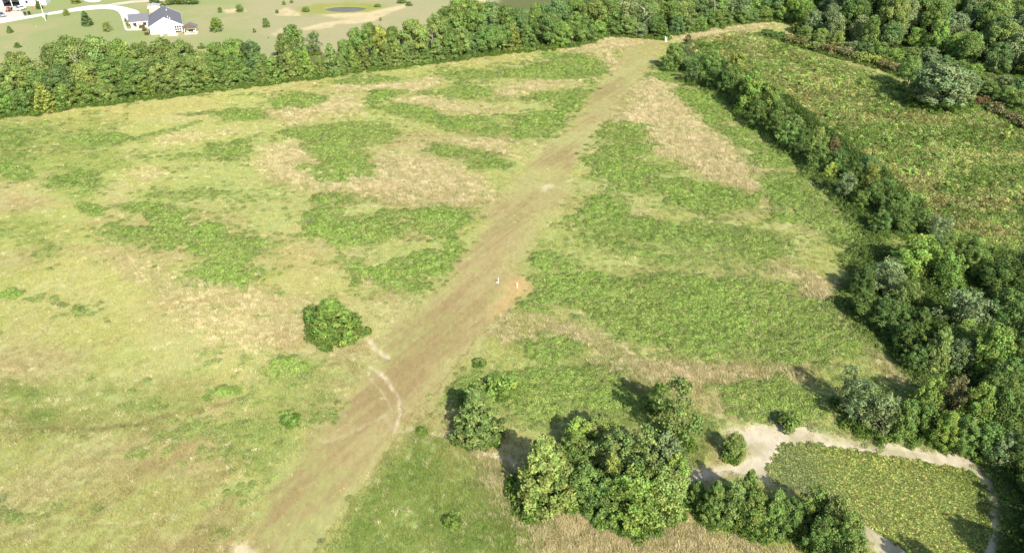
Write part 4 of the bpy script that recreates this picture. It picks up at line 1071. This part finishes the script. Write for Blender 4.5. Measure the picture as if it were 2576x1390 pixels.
# things on the ground by the house
bx, by = P(436, 89.5)
tag(MB().box(-1.6, 1.6, -.7, .7, 0, .55).build('propane_tank_pad', M_CONC, None, (bx, by, 0)), 'white concrete block lying on the grass in front of the house gable', 'slab')
bx, by = P(407, 90)
ac = empty('cooling_unit', (bx, by, 0), HR, 'small pale cooling unit at the foot of the gable wall', 'cooling unit')
MB().box(-.4, .4, -.4, .4, 0, .75).build('cabinet', M_TRIM, ac); MB().tube((0, 0, .752), (0, 0, .79), .3, .3, 12).build('fan_grille', M_DARKGLASS, ac)
# hedges round the house
for (u, vb, vt, w, tint, lab, kd) in ((322,65,52,13,'gold','golden yellow bush beside the house walkway','round'),(317,56,44,7,'dark','narrow dark upright shrub at the garage corner','cedar'),
    (338,70,58,14,'rust','reddish brown hedge shrub left in the row before the garage wing','brush'),(348,70.5,58,14,'rust','reddish brown hedge shrub in the middle of the row before the garage wing','brush'),
    (358,71.5,60,14,'brown','brownish hedge shrub at the right of the row before the garage wing','brush'),(364,78,69,11,'rust','round reddish bush at the inner corner of the house','brush'),(370,88,80,11,'rust','round reddish bush at the near corner of the white gable','brush')):
    tree(kd, u, vb, vt, w*1.15, tint, lab)

# gazebo
gx0, gy0 = P(482, 83.5)
gz = empty('gazebo', (gx0, gy0, 0), math.radians(12), 'open garden gazebo with dark roof and pale posts right of the house', 'gazebo')
M_POST = mat('pale_wood', (.55, .48, .40), .8, (4, .12)); M_DKWOOD = mat('dark_wood', (.14, .07, .05), .8, (4, .15)); M_DKROOF = mat('slate_roof', (.13, .14, .16), .7, (2, .12))
for sx in (-1.9, 1.9):
    for sy in (-1.5, 1.5): MB().box(sx-.11, sx+.11, sy-.11, sy+.11, 0, 2.3).build('post', M_POST, gz)
b = MB(); zz = 2.32
b.add([(-2.4,-2,zz),(2.4,-2,zz),(2.4,2,zz),(-2.4,2,zz),(0,-1.9,zz+1.15),(0,1.2,zz+1.3)], [(0,4,5,3),(1,2,5,4),(2,3,5),(0,3,2,1)]); b.build('roof', M_DKROOF, gz)
MB().add([(-2.35,-2.02,zz-.02),(2.35,-2.02,zz-.02),(0,-1.93,zz+1.1)], [(0,1,2)]).build('gable_board', M_DKWOOD, gz)
MB().box(-2.0, 2.0, -1.62, -1.5, 2.12, 2.3).box(-2.0, 2.0, 1.5, 1.62, 2.12, 2.3).build('beam', M_DKWOOD, gz)
MB().box(-2.1, 2.1, -1.7, 1.7, .0, .09).build('floor_slab', M_CONC, gz)
M_CUSH = mat('white_cushion', (.72, .72, .70), .8)
def patio_chair(x, y, rz, lab):
    c, s = math.cos(math.radians(12)), math.sin(math.radians(12))
    e = empty('patio_chair', (gx0+x*c-y*s, gy0+x*s+y*c, .09), rz, lab, 'chair', 'white patio chairs in the gazebo')
    MB().box(-.38, .38, -.35, .35, .32, .48).build('seat', M_CUSH, e)
    MB().box(-.38, .38, .3, .45, .48, 1.0).build('backrest', M_CUSH, e)
    for a in (-.33, .33):
        for b_ in (-.3, .3): MB().box(a-.03, a+.03, b_-.03, b_+.03, 0, .318).build('leg', M_DKWOOD, e)
patio_chair(-.9, -.5, 2.6, 'white patio chair at the left inside the gazebo')
patio_chair(1.0, -.4, -2.4, 'white patio chair at the right inside the gazebo')
tb = empty('patio_table', (gx0+.1, gy0-.9, .09), 0, 'low round white table at the front of the gazebo', 'table')
MB().tube((0, 0, .45), (0, 0, .5), .5, .5, 14).build('tabletop', M_CUSH, tb); MB().tube((0, 0, 0), (0, 0, .448), .07, .05, 8).build('stem', M_DKWOOD, tb)

# neighbours at the top left
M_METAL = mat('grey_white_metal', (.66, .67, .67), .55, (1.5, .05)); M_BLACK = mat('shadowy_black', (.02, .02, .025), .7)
nx, ny = P(52, 16)
nb = empty('neighbour_house', (nx, ny, 0), math.radians(14), 'long pale grey-white house behind the dark conifer at the top left', 'house')
gable_house(nb, 0, 9.5, 0, 8, 3.0, 1.8, M_METAL, M_SHINGLE, axis='x')
window(nb, 2.6, 0, 1.0, 1.0, 1.1); window(nb, 6.6, 0, 1.0, 1.0, 1.1)
MB().box(4.2, 5.1, -.07, -.005, .05, 2.1).build('door', M_TRIM, nb)
cx0, cy0 = P(8, 17)
cp = empty('carport', (cx0, cy0, 0), math.radians(6), 'open fronted white garage with deep dark bays in the top left corner', 'garage')
MB().box(-1.6, .3, -.3, .3, 0, 3.4).build('front_pier', M_SIDING, cp)
MB().box(7.2, 7.5, -.2, .2, 0, 3.2).build('front_pier', M_SIDING, cp)
MB().box(3.5, 3.65, -.1, .1, 0, 3.2).build('post', M_TRIM, cp)
MB().box(-1.6, 7.5, 7.8, 8, 0, 3.2).box(-1.6, -1.4, .3, 7.8, 0, 3.2).box(7.3, 7.5, .2, 7.8, 0, 3.2).build('wall', M_METAL, cp)
MB().box(-2, 7.9, -.6, 8.4, 3.42, 3.6).build('roof', M_METAL, cp)
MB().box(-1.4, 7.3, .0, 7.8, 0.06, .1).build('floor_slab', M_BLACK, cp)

# cars
M_TYRE = mat('tyre_rubber', (.03, .03, .03), .9); M_RIM = mat('wheel_rim', (.5, .5, .5), .4, None, .6); M_GLASS = mat('car_glass', (.03, .04, .05), .1, None, 0, .7)
M_LAMP = mat('headlight_glass', (.7, .72, .72), .15)
def car(u, v, rz, paint, lab):
    x0, y0 = P(u, v); e = empty('parked_car', (x0, y0, .05), rz, lab, 'car')
    # body: profile in (y, z), nose towards -y
    prof = [(-2.25,.35),(-2.28,.62),(-2.1,.82),(-1.05,.98),(-.3,1.02),(1.9,1.05),(2.2,.98),(2.28,.6),(2.2,.35)]
    b = MB(); b.extrude_x(prof, -.9, .9); b.build('body', paint, e)
    b = MB(); w0, w1 = .84, .66
    cab = [(-1.0,1.0),(-.35,1.48),(1.25,1.52),(2.05,1.05)]
    b.add([(-w0,cab[0][0],cab[0][1]),(w0,cab[0][0],cab[0][1]),(w1,cab[1][0],cab[1][1]),(-w1,cab[1][0],cab[1][1]),(w1,cab[2][0],cab[2][1]),(-w1,cab[2][0],cab[2][1]),(w0,cab[3][0],cab[3][1]),(-w0,cab[3][0],cab[3][1])],
          [(0,1,2,3),(5,4,6,7),(1,6,4,2),(0,3,5,7)]); b.build('windows', M_GLASS, e)
    MB().add([(-w1,-.33,1.485),(w1,-.33,1.485),(w1,1.23,1.525),(-w1,1.23,1.525),(-w1+.05,-.2,1.55),(w1-.05,-.2,1.55),(w1-.05,1.1,1.58),(-w1+.05,1.1,1.58)],
             [(0,1,5,4),(1,2,6,5),(2,3,7,6),(3,0,4,7),(4,5,6,7)]).build('roof', paint, e)
    for sx in (-.86, .86):
        for sy in (-1.42, 1.42):
            w_ = MB().tube((sx-.11, sy, .33), (sx+.11, sy, .33), .33, .33, 14).build('wheel', M_TYRE, e)
            s = .115 if sx > 0 else -.135
            MB().tube((sx+s, sy, .33), (sx+s+.02, sy, .33), .19, .19, 10).build('rim', M_RIM, w_)
    for sx in (-.65, .65): MB().box(sx-.17, sx+.17, -2.3, -2.255, .6, .74).build('headlight', M_LAMP, e)
car(50, 26, math.radians(-24), mat('white_car_paint', (.8, .8, .8), .25, None, 0, .5), 'white car parked on the pale gravel yard by the neighbour house')
car(3, 42, math.radians(60), mat('silver_car_paint', (.42, .42, .45), .3, None, .5, .5), 'silver-grey car at the left picture edge on the gravel yard')
# red tractor
tx, ty = P(24, 29)
tr = empty('garden_tractor', (tx, ty, .05), math.radians(10), 'rusty red tractor parked below the dark garage bays', 'tractor')
M_RED = mat('faded_red_paint', (.38, .12, .08), .6, (3, .2))
MB().extrude_x([(-1.6,.6),(-1.6,1.25),(-.2,1.35),(-.2,.6)], -.35, .35).build('bonnet', M_RED, tr)
MB().extrude_x([(-.2,.55),(-.2,.85),(1.2,.9),(1.2,.55)], -.5, .5).build('chassis', M_RED, tr)
MB().box(-.3, .3, .5, .62, .9, 1.5).box(-.3, .3, .15, .5, .9, 1.02).build('seat', M_BLACK, tr)
for sx in (-.75, .75):
    MB().tube((sx-.18, .8, .68), (sx+.18, .8, .68), .68, .68, 14).build('wheel', M_TYRE, tr)
    MB().tube((sx*.8-.1, -1.25, .4), (sx*.8+.1, -1.25, .4), .4, .4, 12).build('wheel', M_TYRE, tr)
MB().tube((0, -.2, 1.2), (0, .2, 1.5), .03, .03, 6).tube((-.22, .2, 1.5), (.22, .2, 1.5), .03, .03, 6).build('steering_wheel', M_BLACK, tr)
# black bin
bx, by = P(67, 37.5)
bn = empty('rubbish_bin', (bx, by, 0), .4, 'black rubbish bins standing where the gravel yard meets the grass', 'bin')
MB().box(-.9, -.1, -.35, .35, 0, 1.0).build('body', M_BLACK, bn); MB().box(-.94, -.06, -.4, .4, 1.003, 1.09).build('lid', M_BLACK, bn)
bn = empty('rubbish_bin', (bx+1.0, by+.2, 0), .2, 'second black rubbish bin, right of the first at the gravel edge', 'bin')
MB().box(-.4, .4, -.35, .35, 0, 1.1).build('body', M_BLACK, bn); MB().box(-.44, .44, -.4, .4, 1.103, 1.18).build('lid', M_BLACK, bn)
# utility pole
px, py = P(115, 52.5)
pl = empty('utility_pole', (px, py, 0), 0, 'tall pale utility pole with transformer beside the driveway', 'utility pole')
M_POLE = mat('weathered_pole', (.50, .47, .42), .9, (2, .12))
MB().tube((0, 0, -.3), (-.35, 0, 11), .17, .11, 10).build('pole', M_POLE, pl)
MB().box(-1.5, .8, -.08, .08, 9.9, 10.05).build('crossarm', M_POLE, pl)
tf = MB().tube((-.62, -.1, 7.2), (-.62, -.1, 8.2), .28, .28, 12).build('transformer', M_TRIM, pl)
MB().tube((-.62, -.1, 8.203), (-.62, -.1, 8.45), .06, .04, 8).build('bushing', M_CONC, tf)
MB().box(-.48, -.2, -.3, -.17, 1.3, 1.9).build('meter_box', M_TRIM, pl)
# red patch ornaments by neighbour
ox, oy = P(86, 17.5)
tag(MB().tube((0, 0, .04), (0, 0, .32), .8, .65, 14).build('fire_pit', M_RED, None, (ox, oy, 0)), 'low reddish round planter on the neighbour lawn left of the conifer', 'planter')

# stakes and posts
M_STAKE = mat('white_stake', (.82, .80, .74), .6, (5, .05))
def stake(u, v, h, nm, lab, cat, grp, r=.05):
    x0, y0 = P(u, v); e = empty(nm, (x0, y0, 0), 0, lab, cat, grp)
    MB().tube((0, 0, -.1), (0, 0, h), r, r*.9, 8).build('shaft', M_STAKE, e)
    MB().tube((0, 0, h+.002), (0, 0, h+.06), r*1.25, r*.6, 8).build('cap', M_STAKE, e)
    return e
e = stake(1254, 712, 1.0, 'survey_stake', 'white survey stake on the mown lane, with pale torn grass at its foot', 'stake', 'white survey stakes', .055)
b = MB()
for i in range(9):
    a = math.radians(150+i*9-60); l = .25+.25*((i*37) % 10)/10
    b.add([(0, 0, .03), (math.cos(a)*l-.05*math.sin(a), math.sin(a)*l*1.0, .06), (math.cos(a)*l+.05*math.sin(a), math.sin(a)*l+.09, .07)], [(0, 1, 2)])
b.build('flagging_strips', M_STAKE, e)
stake(1301, 723, 1.0, 'survey_stake', 'white survey stake on the tan earth mound beside the tall green weeds', 'stake', 'white survey stakes', .05)
stake(1673, 105, 1.7, 'gate_post', 'white gate post at the far end of the mown lane, left of the pair', 'post', 'white gate posts', .13)
stake(1676.5, 106, 1.6, 'gate_post', 'white gate post at the far end of the mown lane, right of the pair', 'post', 'white gate posts', .13)
print('trees', NT[0])

# ------------------------------------------------------------------ ragged undergrowth at the feet of trees in field and woods
bp = [b for b in BASES if b[3] not in ('sapling',) and not (b[0] < -20 and b[1] > 262)]
px_, py_, pr_ = [], [], []
for (bx_, by_, w_, k_) in bp:
    n = int(10+w_*5)
    a = rng.random(n)*6.283; rr = w_*.5*(.3+(.85 if w_ < 9 and by_ > 130 else .6)*rng.random(n))
    px_.append(bx_+rr*np.cos(a)); py_.append(by_+rr*np.sin(a)); pr_.append(np.full(n, min(1.5, .55+w_*.09)))
x = np.concatenate(px_); y = np.concatenate(py_); sz = np.concatenate(pr_)
F = ground_fields(x, y); z = ground_height(x, y, F)
k = rng.random(len(x)) < (1-F['bank'])*(1-F['pond'])*(1-F['strip'])*(1-F['soil'])
x, y, z, sz = x[k], y[k], z[k], sz[k]
tint = mix(np.tile(alb(118,152,62), (len(x), 1)), alb(148,168,84)[None], rng.random(len(x)))*1.05
scatter('undergrowth', 'ragged green undergrowth at the feet of the trees and bushes', 'undergrowth', np.stack([x, y, z-.05], 1), tint, sz*(.8+.5*rng.random(len(x))), 'weed', zscale=.9+.6*rng.random(len(x)))
